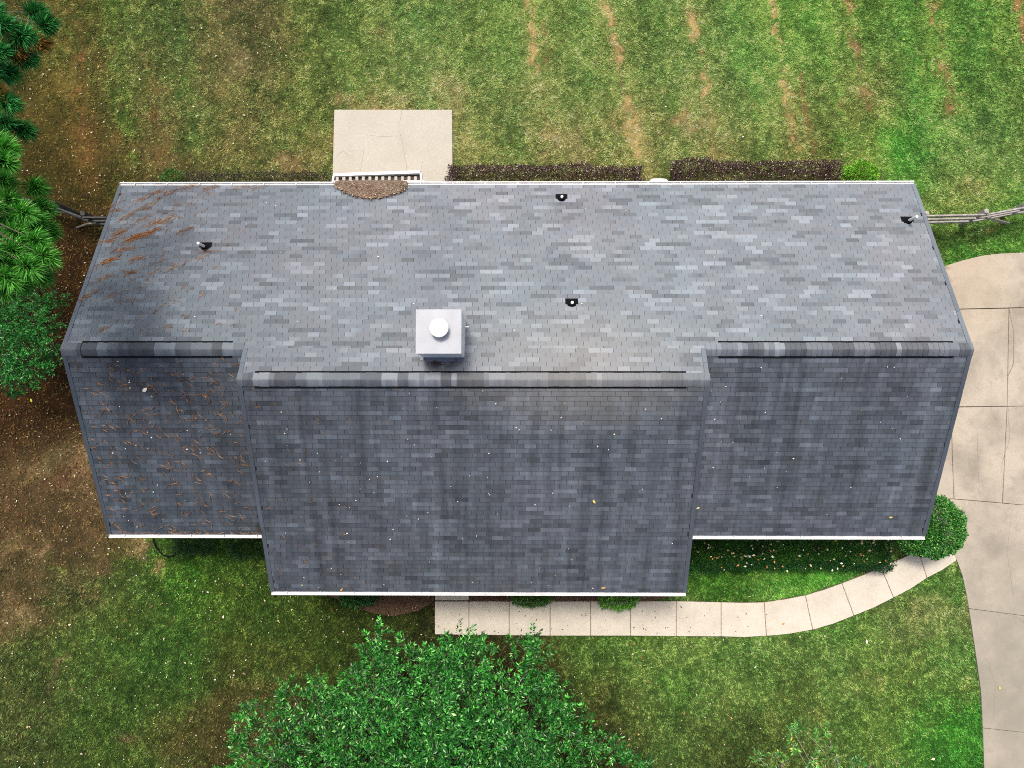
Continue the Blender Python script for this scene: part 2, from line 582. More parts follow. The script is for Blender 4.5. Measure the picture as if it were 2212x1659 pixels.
PATCH = [  # dry, bare or lush spots: px, py, radius in m, colour, strength
    (520, 125, .55, (180, 160, 112), .6), (500, 155, .4, (150, 130, 92), .5), (720, 290, .35, (170, 140, 95), .5), (745, 228, .35, (196, 150, 104), .8),
    (800, 231, .30, (196, 150, 104), .8), (850, 230, .30, (196, 150, 104), .75), (900, 231, .25, (186, 146, 100), .6), (718, 300, .22, (186, 140, 96), .7),
    (716, 330, .2, (186, 140, 96), .7), (985, 300, .3, (170, 146, 100), .5), (1000, 190, .5, (176, 152, 106), .5), (960, 200, .45, (168, 150, 100), .4),
    (885, 200, .35, (166, 150, 100), .4), (820, 70, .4, (180, 150, 100), .5), (900, 20, .3, (160, 130, 90), .4), (960, 180, .4, (160, 140, 90), .4),
    (620, 365, .5, (190, 140, 100), .6), (1365, 290, .5, (186, 160, 100), .6), (1370, 335, .45, (176, 160, 90), .6), (1230, 290, .5, (170, 146, 100), .5),
    (1180, 300, .4, (170, 140, 96), .5), (1130, 285, .4, (180, 150, 106), .5), (1465, 255, .3, (196, 130, 100), .6), (1500, 280, .3, (190, 160, 116), .4),
    (1570, 290, .5, (170, 160, 110), .5), (1150, 230, .5, (170, 150, 90), .4), (1880, 190, .8, (150, 132, 84), .5), (1830, 240, .5, (112, 92, 48), .5),
    (1860, 250, .7, (112, 96, 50), .5), (2060, 215, .5, (100, 90, 50), .5), (2120, 290, .4, (130, 120, 80), .4), (2090, 400, .6, (156, 140, 86), .5),
    (1945, 300, .7, (78, 148, 50), .5), (1960, 360, .7, (74, 142, 46), .5), (1900, 320, .5, (80, 140, 56), .4), (2020, 200, .5, (100, 150, 60), .5),
    (430, 40, .7, (80, 72, 40), .5), (480, 170, .8, (78, 78, 40), .5), (400, 100, .6, (130, 120, 76), .4), (600, 200, .5, (70, 72, 34), .5), (620, 120, .6, (84, 82, 42), .5),
    (90, 1000, .5, (170, 136, 96), .7), (130, 985, .45, (170, 140, 100), .7), (200, 990, .5, (176, 146, 104), .75), (230, 1010, .4, (172, 130, 86), .7),
    (55, 1035, .35, (170, 140, 96), .6), (160, 960, .4, (150, 116, 80), .6), (235, 1080, .35, (170, 136, 96), .6), (240, 1130, .4, (176, 140, 104), .6),
    (60, 1170, .35, (180, 140, 96), .6), (20, 1180, .3, (196, 156, 106), .6), (100, 1190, .3, (180, 136, 100), .6), (200, 1180, .35, (170, 130, 96), .5),
    (300, 1178, .42, (206, 160, 112), .95), (310, 1200, .25, (190, 146, 104), .6), (210, 1230, .25, (180, 126, 96), .5), (345, 1225, .2, (196, 146, 100), .6),
    (20, 1330, .35, (186, 150, 106), .6), (55, 1345, .3, (200, 160, 112), .6), (20, 1300, .35, (170, 136, 96), .5), (25, 1370, .2, (190, 150, 106), .5),
    (120, 1460, .25, (176, 130, 96), .6), (270, 1590, .3, (150, 116, 80), .5), (540, 1560, .35, (124, 90, 58), .5), (510, 1590, .35, (110, 84, 52), .4), (400, 1250, .5, (60, 110, 24), .5),
    (410, 1290, .5, (80, 120, 34), .5), (120, 1230, .4, (66, 96, 36), .5), (1990, 540, .4, (120, 96, 62), .5), (2060, 560, .35, (70, 140, 44), .6), (2130, 500, .2, (170, 110, 80), .5),
    (2150, 475, .2, (180, 120, 80), .5), (2010, 1350, .4, (150, 140, 92), .5), (1990, 1320, .35, (156, 140, 96), .5), (1870, 1480, .5, (126, 116, 70), .4), (1800, 1440, .6, (120, 136, 76), .4),
    (2095, 1400, .3, (46, 116, 26), .7), (2100, 1340, .25, (46, 110, 28), .7), (2112, 1470, .3, (46, 116, 26), .7), (2115, 1540, .3, (50, 116, 30), .6), (2080, 1270, .25, (50, 110, 30), .7),
    (2040, 1590, .6, (56, 130, 30), .6), (1460, 1480, .5, (90, 130, 50), .4), (1130, 1560, .4, (64, 50, 30), .5), (860, 1325, .35, (60, 70, 26), .6),
    (1785, 1255, .5, (96, 160, 56), .6), (1760, 1560, .3, (120, 96, 60), .3), (190, 120, .5, (120, 84, 46), .5), (180, 300, .6, (140, 88, 48), .6), (225, 330, .4, (140, 96, 56), .5),
    (330, 200, .4, (130, 92, 52), .5), (345, 350, .5, (136, 96, 56), .5), (170, 380, .4, (110, 70, 34), .5), (100, 320, .6, (70, 50, 22), .4), (270, 440, .4, (64, 74, 26), .6),
]
LINES = [  # dry tracks of the mower: width in m, colour, strength, pixels
    (.13, (206, 172, 112), .9, [(1139, 0), (1146, 60), (1158, 150)]), (.10, (166, 140, 84), .5, [(1170, 50), (1185, 130)]),
    (.14, (206, 172, 112), .9, [(1310, 0), (1322, 60), (1340, 110), (1352, 190), (1364, 260), (1378, 330)]),
    (.13, (206, 172, 112), .9, [(1487, 0), (1500, 60), (1514, 120), (1524, 180), (1536, 250)]), (.12, (150, 116, 74), .5, [(1536, 250), (1550, 330)]),
    (.10, (206, 172, 112), .95, [(1666, 0), (1676, 60), (1688, 130), (1700, 200), (1710, 270), (1722, 330)]), (.10, (140, 110, 70), .6, [(1720, 120), (1745, 270), (1760, 330)]),
    (.13, (160, 128, 84), .9, [(1830, 0), (1845, 70), (1862, 150), (1876, 230)]), (.14, (164, 128, 84), .85, [(2014, 0), (2026, 80), (2040, 160), (2056, 240)]),
    (.16, (170, 124, 82), .8, [(2198, 0), (2212, 80)]), (.22, (140, 96, 54), .5, [(160, 0), (172, 150), (178, 300), (190, 400)]), (.15, (136, 100, 56), .4, [(322, 120), (334, 240), (346, 340)]),
    (.25, (92, 112, 50), .4, [(1230, 0), (1262, 200), (1290, 330)]), (.3, (90, 130, 54), .35, [(1410, 0), (1440, 180), (1470, 330)]), (.3, (92, 140, 52), .35, [(1590, 0), (1620, 180), (1645, 330)]),
    (.35, (96, 150, 56), .35, [(1760, 0), (1800, 180), (1830, 330)]), (.3, (86, 110, 48), .35, [(1060, 0), (1080, 180), (1090, 330)]), (.35, (92, 146, 56), .4, [(1950, 0), (1985, 160), (2010, 300)]),
    (.3, (84, 122, 50), .4, [(240, 0), (262, 180), (280, 340)]), (.3, (90, 122, 56), .4, [(390, 80), (405, 240), (415, 350)]), (.3, (86, 100, 46), .3, [(880, 0), (900, 120)]),
]


def lawn(x, y):
    """albedo and dryness of the ground at world x, y"""
    out = np.zeros((len(x), 3)); wsum = np.zeros(len(x)) + 1e-9
    wx = x + (fbm(x * .7, y * .7, 31, 3) - .5) * 1.6
    wy = y + (fbm(x * .7, y * .7, 47, 3) - .5) * 1.6
    for p, c_, r in zip(BP, BC, BR_):
        w = np.exp(-((wx - p[0]) ** 2 + (wy - p[1]) ** 2) / (2 * (r * .55) ** 2)) + 1e-12 / (1 + (x - p[0]) ** 2 + (y - p[1]) ** 2)
        out += w[:, None] * c_
        wsum += w
    out /= wsum[:, None]
    w2x = x + (fbm(x * 1.8, y * 1.8, 61, 4) - .5) * 1.3
    w2y = y + (fbm(x * 1.8, y * 1.8, 77, 4) - .5) * 1.3
    brk = np.clip((fbm(x * 3.0, y * 3.0, 91, 3) - .30) * 3.2, 0, 1)
    for px, py, r, c_, s in PATCH:
        p = at(px, py)
        c_ = (c_[0] * .96, c_[1] * 1.05, c_[2])
        w = s * (.8 if py < 500 else 1) * np.exp(-((w2x - p[0]) ** 2 + (w2y - p[1]) ** 2) / (2 * (r * .62) ** 2)) * (.35 + .65 * brk)
        out += w[:, None] * (lin(c_) - out)
    brk2 = np.clip((fbm(x * 7.0, y * 4.0, 13, 4) - .40) * 6.0, 0, 1) * np.clip((fbm(x * 1.1, y * 1.3, 23, 2) - .22) * 3.5, .15, 1)
    w3x = x + (fbm(x * 4.5, y * 4.5, 161, 3) - .5) * 0.34
    for wd, c_, s, pl in LINES:
        d2 = np.full(len(x), 1e9)
        q = [at(*a)[:2] for a in pl]
        for a, b in zip(q, q[1:]):
            ab = b - a
            t = np.clip(((w3x - a[0]) * ab[0] + (y - a[1]) * ab[1]) / (ab @ ab), -.02 if a is q[0] else 0, 1)
            d2 = np.minimum(d2, (w3x - a[0] - t * ab[0]) ** 2 + (y - a[1] - t * ab[1]) ** 2)
        w = min(1, s * 1.15) * np.exp(-d2 / (2 * (wd * .75) ** 2)) * brk2
        out += w[:, None] * (lin(c_) - out)
    # bands left by the mower
    u_ = (x - at(1310, 0)[0]) + .19 * (at(1310, 0)[1] - y) * -1
    ph = 2 * np.pi * u_ / 2.56 + (fbm(x * .8, y * .8, 211, 2) - .5) * 1.6
    band = np.clip((y - 5.2) / 1.5, 0, 1)
    out *= (1 + band * (.11 * np.sin(ph + 2.2) + .07 * np.sin(2 * ph + .6)))[:, None] * np.stack([1 + band * .05 * np.cos(ph), np.ones(len(x)), np.ones(len(x))], 1)
    # blotches of many sizes: lusher and drier turf
    n1 = fbm(x * 1.1, y * 1.1, 5, 5) - .5
    n2 = fbm(x * 4.5, y * 4.5, 8, 4) - .5
    n3 = fbm(x * .9 + 40, y * .9, 15, 4) - .5
    out *= np.exp(n1 * .62 + n2 * .95)[:, None]
    dry = np.clip(n3 * 2.2 + n2 * 2.0, -.7, .7)
    out *= np.stack([1 + .26 * dry, 1 + .08 * dry, 1 + .12 * dry], 1)
    g_ = np.clip((out[:, 1] - out[:, 0]) / (out[:, 1] + 1e-6) * 4 + .25, 0, 1)[:, None]
    out *= 1 + g_ * np.array([.02, .17, -.04])
    out *= (1 + .14 * np.clip((y - 2) / 4, 0, 1) * np.clip((x + 9) / 6, 0, 1))[:, None]
    dryness = np.clip((out[:, 0] - out[:, 1] * .92) / (out[:, 1] + 1e-6) * 3.0, 0, 1)
    return np.clip(out / G, .004, .6), dryness


def desat(c_, f=.05):
    g_ = c_ @ np.array([.35, .5, .15])
    return c_ + f * (g_[:, None] - c_)


def axis(lo, hi, step, far):
    core = np.arange(lo, hi + step / 2, step)
    outer = [2.0 * 1.6 ** i for i in range(8)]
    return np.concatenate([[lo - o for o in outer[::-1] if o < far], core, [hi + o for o in outer if o < far]])


xs, ys = axis(-17.5, 17.5, 0.11, 90), axis(-14.2, 13.4, 0.11, 90)
gx, gy = np.meshgrid(xs, ys)
gx, gy = gx.ravel(), gy.ravel()
gc, gd = lawn(gx, gy)
gz = -0.02 + (fbm(gx * .5, gy * .5, 3, 3) - .5) * .03
nx, ny_ = len(xs), len(ys)
ii, jj = np.meshgrid(np.arange(nx - 1), np.arange(ny_ - 1))
a0 = (jj * nx + ii).ravel()
quads = np.stack([a0, a0 + 1, a0 + nx + 1, a0 + nx], 1)
o = link("lawn", raw_mesh("lawn", np.stack([gx, gy, gz], 1), quads, desat(gc) * .62, [M['turf']], True))
tag(o, kind="structure")

# ------------------------------------------------------------------ paving


def pix(pts, z=0.0):
    return [tuple(at(px, py, z)) for px, py in pts]


def slab(pts, thick, name, m, parent, top):
    """a cast slab with softened edges; pts are world corners (x, y)"""
    b = MB()
    a2 = sum(p[0] * q[1] - q[0] * p[1] for p, q in zip(pts, pts[1:] + pts[:1]))
    if a2 < 0:
        pts = pts[::-1]
    b.prism([(p[0], p[1], top) for p in pts], (0, 0, -thick), 0)
    return b.build(name, m, parent, 0.012)


def shrink(pts, d):
    """pull a corner loop in by about d"""
    P2 = [np.array(p[:2]) for p in pts]
    n = len(P2)
    ar = sum(P2[i][0] * P2[(i + 1) % n][1] - P2[(i + 1) % n][0] * P2[i][1] for i in range(n))
    if ar < 0:
        P2 = P2[::-1]
    res = []
    for i in range(n):
        e1 = P2[i] - P2[i - 1]
        e2 = P2[(i + 1) % n] - P2[i]
        n1 = np.array([-e1[1], e1[0]]) / np.linalg.norm(e1)
        n2 = np.array([-e2[1], e2[0]]) / np.linalg.norm(e2)
        bis = n1 + n2
        bis = bis / max(.3, np.linalg.norm(bis))
        res.append(P2[i] + bis * d / max(.4, float(bis @ n1)))
    return [tuple(p) for p in res]


def ribbon(pts, w, z, name, m, parent, jit=0.0, kind=None):
    """a thin flat strip along world points: joints and cracks"""
    V, F = [], []
    P2 = [np.array(p[:2]) for p in pts]
    fine = [P2[0]]
    for a, b in zip(P2, P2[1:]):
        n = max(1, int(np.linalg.norm(b - a) / .12)) if jit else 1
        for i in range(1, n + 1):
            fine.append(a + (b - a) * i / n + rng.normal(0, jit, 2) * (i < n))
    for i, p in enumerate(fine):
        d = fine[min(i + 1, len(fine) - 1)] - fine[max(i - 1, 0)]
        s = np.array([-d[1], d[0]]) / (np.linalg.norm(d) + 1e-9)
        ww = w * (rng.uniform(.2, .95) if jit else 1)
        V += [(*(p + s * ww / 2), z), (*(p - s * ww / 2), z)]
        if i:
            F.append((2 * i - 2, 2 * i - 1, 2 * i + 1, 2 * i))
    return link(name, raw_mesh(name, V, F, None, [m]), parent)


# patio
pa = pix([(723, 238.5), (977, 238.5), (979, 398), (718, 398)])
pat = [pa[0][:2], pa[1][:2], (pa[2][0], 4.6), (pa[3][0], 4.6)]
o = slab(pat, 0.16, "patio", M['patio'], None, 0.06)
tag(o, kind="structure")


def z2(zx, zy, sx=768, sy=0, s=2.8802):
    return at((sx + zx / s) / 1.38879, (sy + zy / s) / 1.38879, 0.06)


ribbon([z2(1258, 955), z2(1246, 1040), z2(1225, 1105), z2(1250, 1170), z2(1270, 1250), z2(1285, 1340), z2(1300, 1420), z2(1304, 1500)], .010, .064, "crack", M['crack'], o, .006)
ribbon([z2(935, 1285), z2(925, 1350), z2(900, 1480)], .007, .064, "crack", M['crack'], o, .006)
ribbon([z2(1440, 1390), z2(1425, 1460), z2(1425, 1500)], .007, .064, "crack", M['crack'], o, .006)
ribbon([z2(720, 1330), z2(760, 1300), z2(800, 1350)], .006, .064, "crack", M['crack'], o, .006)
ribbon([z2(985, 1170), z2(1080, 1182), z2(1180, 1175)], .006, .064, "crack", M['crack'], o, .006)

# walkway of cast slabs
walk = thing("walkway", None, None)
tag(walk, kind="structure")
top_e = [(939, 1299), (1013, 1299), (1100, 1299), (1188.5, 1299), (1276, 1299), (1362, 1299), (1461, 1298.5), (1558, 1301), (1651, 1301), (1740, 1286), (1819, 1260), (1903, 1225), (1984, 1190), (2052, 1170)]
bot_e = [(939, 1371), (1013, 1372), (1100, 1373), (1188.5, 1374), (1276, 1374), (1362, 1374), (1461, 1375), (1558, 1375.5), (1656, 1374.5), (1756, 1361), (1845, 1330.5), (1931, 1291.5), (2003, 1249), (2067, 1211)]
TW = [at(*p, .05)[:2] for p in top_e]
BW = [at(*p, .05)[:2] for p in bot_e]
for i in range(len(TW) - 1):
    if 7 <= i:      # curved slabs get a bowed edge
        mt = (TW[i] + TW[i + 1]) / 2
        mb = (BW[i] + BW[i + 1]) / 2
        up = (mb - mt) / np.linalg.norm(mb - mt)
        loop = [TW[i], mt + up * .015, TW[i + 1], BW[i + 1], mb + up * .02, BW[i]]
    else:
        loop = [TW[i], TW[i + 1], BW[i + 1], BW[i]]
    slab(shrink(loop, .007), .15, "slab", M['walk'], walk, .05)
stoop = [at(939, 1297.5, .05)[:2], at(1013, 1297.5, .05)[:2], (at(1013, 1297, .05)[0], -5.75), (at(939, 1297, .05)[0], -5.75)]
slab(shrink(stoop, .007), .15, "slab", M['walk'], walk, .05)
bed = [tuple(p) for p in TW] + [tuple(p) for p in BW[::-1]]
b = MB()
b.prism([(p[0], p[1], .015) for p in bed][::-1], (0, 0, -.08))
b.build("joint_bed", M['joint'], walk)

# driveway of cast slabs
drive = thing("driveway", None, None)
tag(drive, kind="structure")
ZD = .04
DXW = 10.75          # the drive meets the end wall of the house here


def dp(px, py):
    return at(px, py, ZD)[:2]


upper = [dp(2039, 576), dp(2060, 568), dp(2084, 561), dp(2121, 552), dp(2159, 547.5), dp(2212, 545), dp(2330, 545)]
j1 = [dp(2073, 672.5), dp(2212, 664), dp(2330, 657)]
j2 = [dp(2069, 880), dp(2212, 877), dp(2330, 875)]
j3 = [dp(2062, 1077.5), dp(2212, 1091), dp(2330, 1102)]
j4 = [dp(2093, 1315), dp(2212, 1330), dp(2330, 1345)]
j5 = [dp(2123, 1573), dp(2212, 1582), dp(2330, 1594)]
cr = [dp(2180, 666), dp(2176, 878), dp(2166, 1087)]
lj = [dp(2054, 880), dp(2061, 1078)]
left_low = [dp(2068, 1211), dp(2079, 1244), dp(2087, 1280), dp(2093, 1315)]
left_low2 = [dp(2107, 1407), dp(2119, 1494), dp(2123, 1573)]


def ext(p, x):
    return np.array([x, p[1]])


slabs = [
    upper + [j1[2], j1[1], ext(j1[0], DXW)] + [ext(upper[0], DXW)],
    [ext(j1[0], DXW), cr[0], cr[1], ext(j2[0], DXW)],
    [cr[0], j1[1], j1[2], j2[2], j2[1], cr[1]],
    [ext(j2[0], DXW), lj[0], lj[1], ext(lj[1], DXW)],
    [lj[0], cr[1], cr[2], lj[1]],
    [cr[1], j2[1], j2[2], j3[2], j3[1], cr[2]],
    [ext(lj[1], 12.6), lj[1], cr[2], j3[1], j3[2], j4[2], j4[1], j4[0]] + left_low[::-1][1:] + [dp(2052, 1190), dp(2040, 1150)],
    [j4[0], j4[1], j4[2], j5[2], j5[1], j5[0]] + left_low2[::-1][1:],
    [j5[0], j5[1], j5[2], dp(2330, 1860), dp(2212, 1850), dp(2128, 1840), dp(2126, 1659)],
]
for s_ in slabs:
    slab(shrink(s_, .006), .15, "slab", M['drive'], drive, ZD)
b = MB()
outline = [dp(2045, 582)] + upper[1:] + [dp(2330, 1840), dp(2134, 1820), dp(2132, 1659), dp(2129, 1573), dp(2125, 1494), dp(2113, 1407), dp(2099, 1315), dp(2085, 1244), dp(2074, 1211), ext(lj[1], 12.7), ext(lj[1], DXW + .02), ext(upper[0], DXW + .02)]
b.prism([(p[0], p[1] - .0, .004) for p in outline][::-1], (0, 0, -.1))
b.build("joint_bed", M['joint'], drive)
for pts, w in (([dp(2180, 666), dp(2190, 715), dp(2189, 785), dp(2177, 815)], .035), ([dp(2178, 882), dp(2181, 947), dp(2164, 1004), dp(2165, 1084)], .014),
               ([dp(2093, 905), dp(2112, 930), dp(2112, 1000), dp(2117, 1077)], .010), ([dp(2150, 1320), dp(2200, 1335), dp(2212, 1345)], .012),
               ([dp(2130, 1420), dp(2150, 1480), dp(2146, 1560)], .006), ([dp(2187, 1100), dp(2175, 1190), dp(2190, 1290)], .006)):
    ribbon(pts, w, ZD + .004, "crack", M['crack'], drive, .008)

# mulch beds along the front of the middle block
mb1 = [at(*p)[:2] for p in ((700, 1262), (938, 1262), (938, 1300), (905, 1318), (850, 1331), (800, 1322), (755, 1306), (715, 1288))]
mb2 = [at(*p)[:2] for p in ((1013, 1262), (1425, 1262), (1442, 1290), (1400, 1299), (1013, 1300))]
for loop in (mb1, mb2):
    b = MB()
    b.prism([(p[0], p[1], .025) for p in loop][::-1], (0, 0, -.08))
    tag(b.build("mulch_bed", M['mulch']), kind="structure")

# ------------------------------------------------------------------ where turf grows


def inside(x, y, loop):
    res = np.zeros(len(x), bool)
    n = len(loop)
    for i in range(n):
        x0, y0 = loop[i][:2]
        x1, y1 = loop[(i + 1) % n][:2]
        cond = ((y0 > y) != (y1 > y)) & (x < (x1 - x0) * (y - y0) / (y1 - y0 + 1e-12) + x0)
        res ^= cond
    return res


YF = -AH - 2 * DD
HOUSE = [(-10.75, 4.45), (-10.75, -4.45), (X1 + .3, -4.45), (X1 + .3, YF + .4), (X2 - .3, YF + .4), (X2 - .3, -4.45), (10.75, -4.45), (10.75, 4.45)]


def paved(x, y):
    r = inside(x, y, HOUSE) | inside(x, y, pat) | inside(x, y, bed) | inside(x, y, [tuple(p) for p in stoop]) | inside(x, y, outline)
    return r | inside(x, y, mb1) | inside(x, y, mb2)


NT_ = 370000
tx = rng.uniform(-17.2, 17.2, NT_)
ty = rng.uniform(-14.2, 12.9, NT_)
vis = project(np.stack([tx, ty, np.zeros(NT_)], 1))
ok = (vis[:, 0] > -60) & (vis[:, 0] < 2270) & (vis[:, 1] > -60) & (vis[:, 1] < 1720) & ~paved(tx, ty)
hid = inside(tx, ty, [(-10.2, 4.7), (-10.2, -4.3), (X1 + .3, -4.3), (X1 + .3, YF + .5), (X2 - .3, YF + .5), (X2 - .3, -4.3), (10.2, -4.3), (10.2, 4.7)])
tx, ty = tx[ok & ~hid], ty[ok & ~hid]
tc, td = lawn(tx, ty)
keep = rng.random(len(tx)) > td * .72
tx, ty, tc, td = tx[keep], ty[keep], tc[keep], td[keep]
n = len(tx)
NB = 4
ang = rng.uniform(0, 2 * np.pi, (n, NB)) + np.arange(NB) * 2 * np.pi / NB
ln = rng.uniform(.035, .085, (n, NB)) * (1 - .35 * td[:, None])
hgt = rng.uniform(.012, .055, (n, NB)) * (1 - .5 * td[:, None])
wd = rng.uniform(.010, .018, (n, NB))
cx = tx[:, None] + rng.normal(0, .018, (n, NB))
cy = ty[:, None] + rng.normal(0, .018, (n, NB))
dx, dy = np.cos(ang), np.sin(ang)
V = np.empty((n, NB, 3, 3), np.float32)
V[:, :, 0] = np.stack([cx - dy * wd / 2, cy + dx * wd / 2, np.full_like(cx, -.012)], -1)
V[:, :, 1] = np.stack([cx + dy * wd / 2, cy - dx * wd / 2, np.full_like(cx, -.012)], -1)
V[:, :, 2] = np.stack([cx + dx * ln, cy + dy * ln, hgt], -1)
tone = np.exp(rng.normal(0, .46, (n, 1)) + rng.normal(0, .28, (n, NB)))
hue = rng.normal(0, .10, (n, 1))
tc = desat(tc)
C = tc[:, None, :] * tone[:, :, None] * np.stack([1 + hue, 1 - .3 * hue, 1 + .2 * hue], -1) * 1.74
C = C * np.exp((fbm(tx * 7.0, ty * 7.0, 121, 3) - .5) * 1.7)[:, None, None]
C = np.repeat(C[:, :, None, :], 3, 2)
me = raw_mesh("grass", V.reshape(-1, 3), np.arange(n * NB * 3).reshape(-1, 3), np.clip(C.reshape(-1, 3), .002, .62), [M['grass']])
tag(link("grass", me), "short patchy turf with green and straw coloured blades round the house", "grass", kind="stuff")

# ------------------------------------------------------------------ the house
house = thing("house", "long single storey house under a grey shingle roof with a projecting middle block", "house")
ZE = ZR - SL * (AH - EDGE)      # height of the roof's lower edge
YE = AH - EDGE


def north_pt(x, y, w=0.0):
    return (x, y + w * SP, ZR - SL * y + w * CP)


def south_pt(x, y, w=0.0, mid=False):
    z = (ZR + 2 * SL * DD if mid else ZR) + SL * y
    return (x, y - w * SP, z + w * CP)


YM = YF + EDGE                  # lower edge of the middle block's front slope
roof = MB()
roof.prism([north_pt(XW, YE), north_pt(XW, 0.0), north_pt(X2, 0.0), north_pt(X2, -DD), north_pt(X1, -DD), north_pt(X1, 0.0), north_pt(-XW, 0.0), north_pt(-XW, YE)][::-1], (0, 0, -.16), 0, 1)
roof.prism([south_pt(-XW, 0), south_pt(-XW, -YE), south_pt(X1 - .002, -YE), south_pt(X1 - .002, 0)], (0, 0, -.16), 0, 1)
roof.prism([south_pt(X2 + .002, 0), south_pt(X2 + .002, -YE), south_pt(XW, -YE), south_pt(XW, 0)], (0, 0, -.16), 0, 1)
roof.prism([south_pt(X1, -DD, 0, True), south_pt(X1, YM, 0, True), south_pt(X2, YM, 0, True), south_pt(X2, -DD, 0, True)], (0, 0, -.16), 0, 1)
roof = roof.build("roof", [M['felt'], M['white']], house)

# walls, gables and the cheek walls where the middle block rises out of the front slope
T = .14
WY = 4.45
zt = ZR - SL * WY - .17


def wall(poly, off):
    MB().prism(poly, off).build("wall", M['siding'], house)


wall([(-10.7, WY, 0), (10.7, WY, 0), (10.7, WY, zt), (-10.7, WY, zt)], (0, -T, 0))
wall([(-10.7, -WY, 0), (X1 + .28, -WY, 0), (X1 + .28, -WY, zt), (-10.7, -WY, zt)], (0, T, 0))
wall([(X2 - .28, -WY, 0), (10.7, -WY, 0), (10.7, -WY, zt), (X2 - .28, -WY, zt)], (0, T, 0))
wall([(X1 + .45, YF + .45, 0), (X2 - .45, YF + .45, 0), (X2 - .45, YF + .45, zt), (X1 + .45, YF + .45, zt)], (0, T, 0))
for s_ in (-1, 1):
    x = s_ * 10.7
    g = WY - T - .002
    wall([(x, g, 0), (x, g, ZR - SL * g - .17), (x, 0, ZR - .17), (x, -g, ZR - SL * g - .17), (x, -g, 0)], (-s_ * T, 0, 0))
for x, s_ in ((X1 + .30, 1), (X2 - .30, -1)):
    zm = ZR + 2 * SL * DD
    wall([(x, -WY - .002, 0), (x, -WY - .002, ZR - SL * WY - .5), (x, .3, ZR - .3), (x, -DD, ZR + SL * DD - .18), (x, YF + .62, zm + SL * (YF + .62) - .18), (x, YF + .62, 0)], (s_ * T, 0, 0))


# gutters: open troughs with a rolled front lip
HANG = None


def gutter(xa, xb, y, sgn, z):
    global HANG
    """y: wall side of the trough; sgn: +1 opens to the north"""
    prof = [(0, 0), (0, -.11), (.085, -.11), (.11, -.03), (.115, .004), (.088, .008), (.085, -.018), (.074, -.040), (.012, -.040), (.012, 0)]
    b = MB()
    poly = [(xa, y + sgn * o_, z + h_) for o_, h_ in prof]
    b.prism(poly, (xb - xa, 0, 0))
    # end caps
    for xx in (xa, xb - .006):
        b.prism([(xx, y + sgn * o_, z + h_) for o_, h_ in ((.001, -.002), (.001, -.108), (.084, -.108), (.108, -.03), (.108, -.002))], (.006, 0, 0))
    g_ = b.build("gutter", M['white'], house)
    xx = xa + .4
    while xx < xb - .2:
        if HANG is None:
            HANG = MB().box((0, -.05, -.004), (.03, .05, .001)).build("gutter_hanger", M['white'], g_)
            h_ = HANG
        else:
            h_ = link("gutter_hanger", HANG.data, g_)
        h_.location = (xx, y + sgn * .05, z)
        xx += .9
    return g_


gz_ = ZE - .005
px_a, px_b = on_roof(724, 400, 'north')[0], on_roof(872, 400, 'north')[0]
gutter(-XW, px_a - .05, YE - .01, 1, gz_)
gutter(px_b + .05, XW, YE - .01, 1, gz_)
gutter(-XW, X1 - .01, -YE + .01, -1, gz_)
gutter(X2 + .01, XW, -YE + .01, -1, gz_)
gutter(X1, X2, YM + .01, -1, gz_)

# ------------------------------------------------------------------ shingles
EXP, TABW, SLOT = 0.127, 0.305, 0.0075
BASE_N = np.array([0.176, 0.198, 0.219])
BASE_S = np.array([0.064, 0.075, 0.090])  # front slopes: algae weathering, plus slope shade put into the colour
tabs = []       # plane, x0, x1, v0, v1, tone left, tone right, tint


def tones(nt, south):
    t = np.ones((nt, 2))
    i = 0
    while i < nt:
        r_ = rng.random()
        if r_ < (.36 if south else .31):
            v = rng.uniform(1.18, 1.42) if rng.random() < .5 else rng.uniform(.66, .84)
            if south:
                v = 1 + (v - 1) * .95
            run = int(rng.choice([1, 2, 2, 3], p=[.50, .28, .14, .08]))
            for q in range(run):
                if i + q < nt:
                    t[i + q] = v
            if rng.random() < .22:
                t[i, 0] = 1 + (v - 1) * .1
            if rng.random() < .22 and i + run - 1 < nt:
                t[i + run - 1, 1] = 1 + (v - 1) * .1
            i += run + (rng.random() < .6)
        else:
            i += 1
    return t * rng.normal(1, .035 if not south else .09, (nt, 1))


def lay(plane, xa, xb, va, vb, rows_from=0):
    nrow = int(math.ceil((vb - va) / EXP))
    for i in range(nrow):
        v0 = va + i * EXP
        v1 = min(v0 + EXP, vb)
        if v1 - v0 < .02:
            continue
        off = ((i + rows_from) % 2) * .5 * TABW + (i * .017) % TABW + rng.normal(0, .006)
        x = xa - TABW + off % TABW
        nt = int((xb - x) / TABW) + 2
        tn = tones(nt, plane != 'north')
        for q in range(nt):
            a, b_ = max(xa, x + q * TABW + SLOT / 2), min(xb, x + (q + 1) * TABW - SLOT / 2)
            if b_ - a > .03:
                tabs.append((plane, a, b_, v0, v1, tn[q, 0], tn[q, 1], rng.normal(0, .012)))


LN = YE / CP
RK = .09                                     # plain strip along each rake
lay('north', -XW + RK, XW - RK, 0, LN - .02)
n_main = int(math.ceil((LN - .02) / EXP))
lay('north', X1 + RK, X2 - RK, LN - .02, (YE + DD) / CP, n_main)
lay('south', -XW + RK, X1 - .02, 0, LN - .02)
lay('south', X2 + .02, XW - RK, 0, LN - .02)
lay('mid', X1 + RK, X2 - RK, 0, (-DD - YM) / CP)


def tab_frame(plane, v):
    """y, z of a point v up the slope, and the slope's normal in (y, z)"""
    if plane == 'north':
        y = YE - v * CP
        return y, ZR - SL * y, SP, CP
    y = (YM if plane == 'mid' else -YE) + v * CP
    return y, (ZR + (2 * SL * DD if plane == 'mid' else 0)) + SL * y, -SP, CP


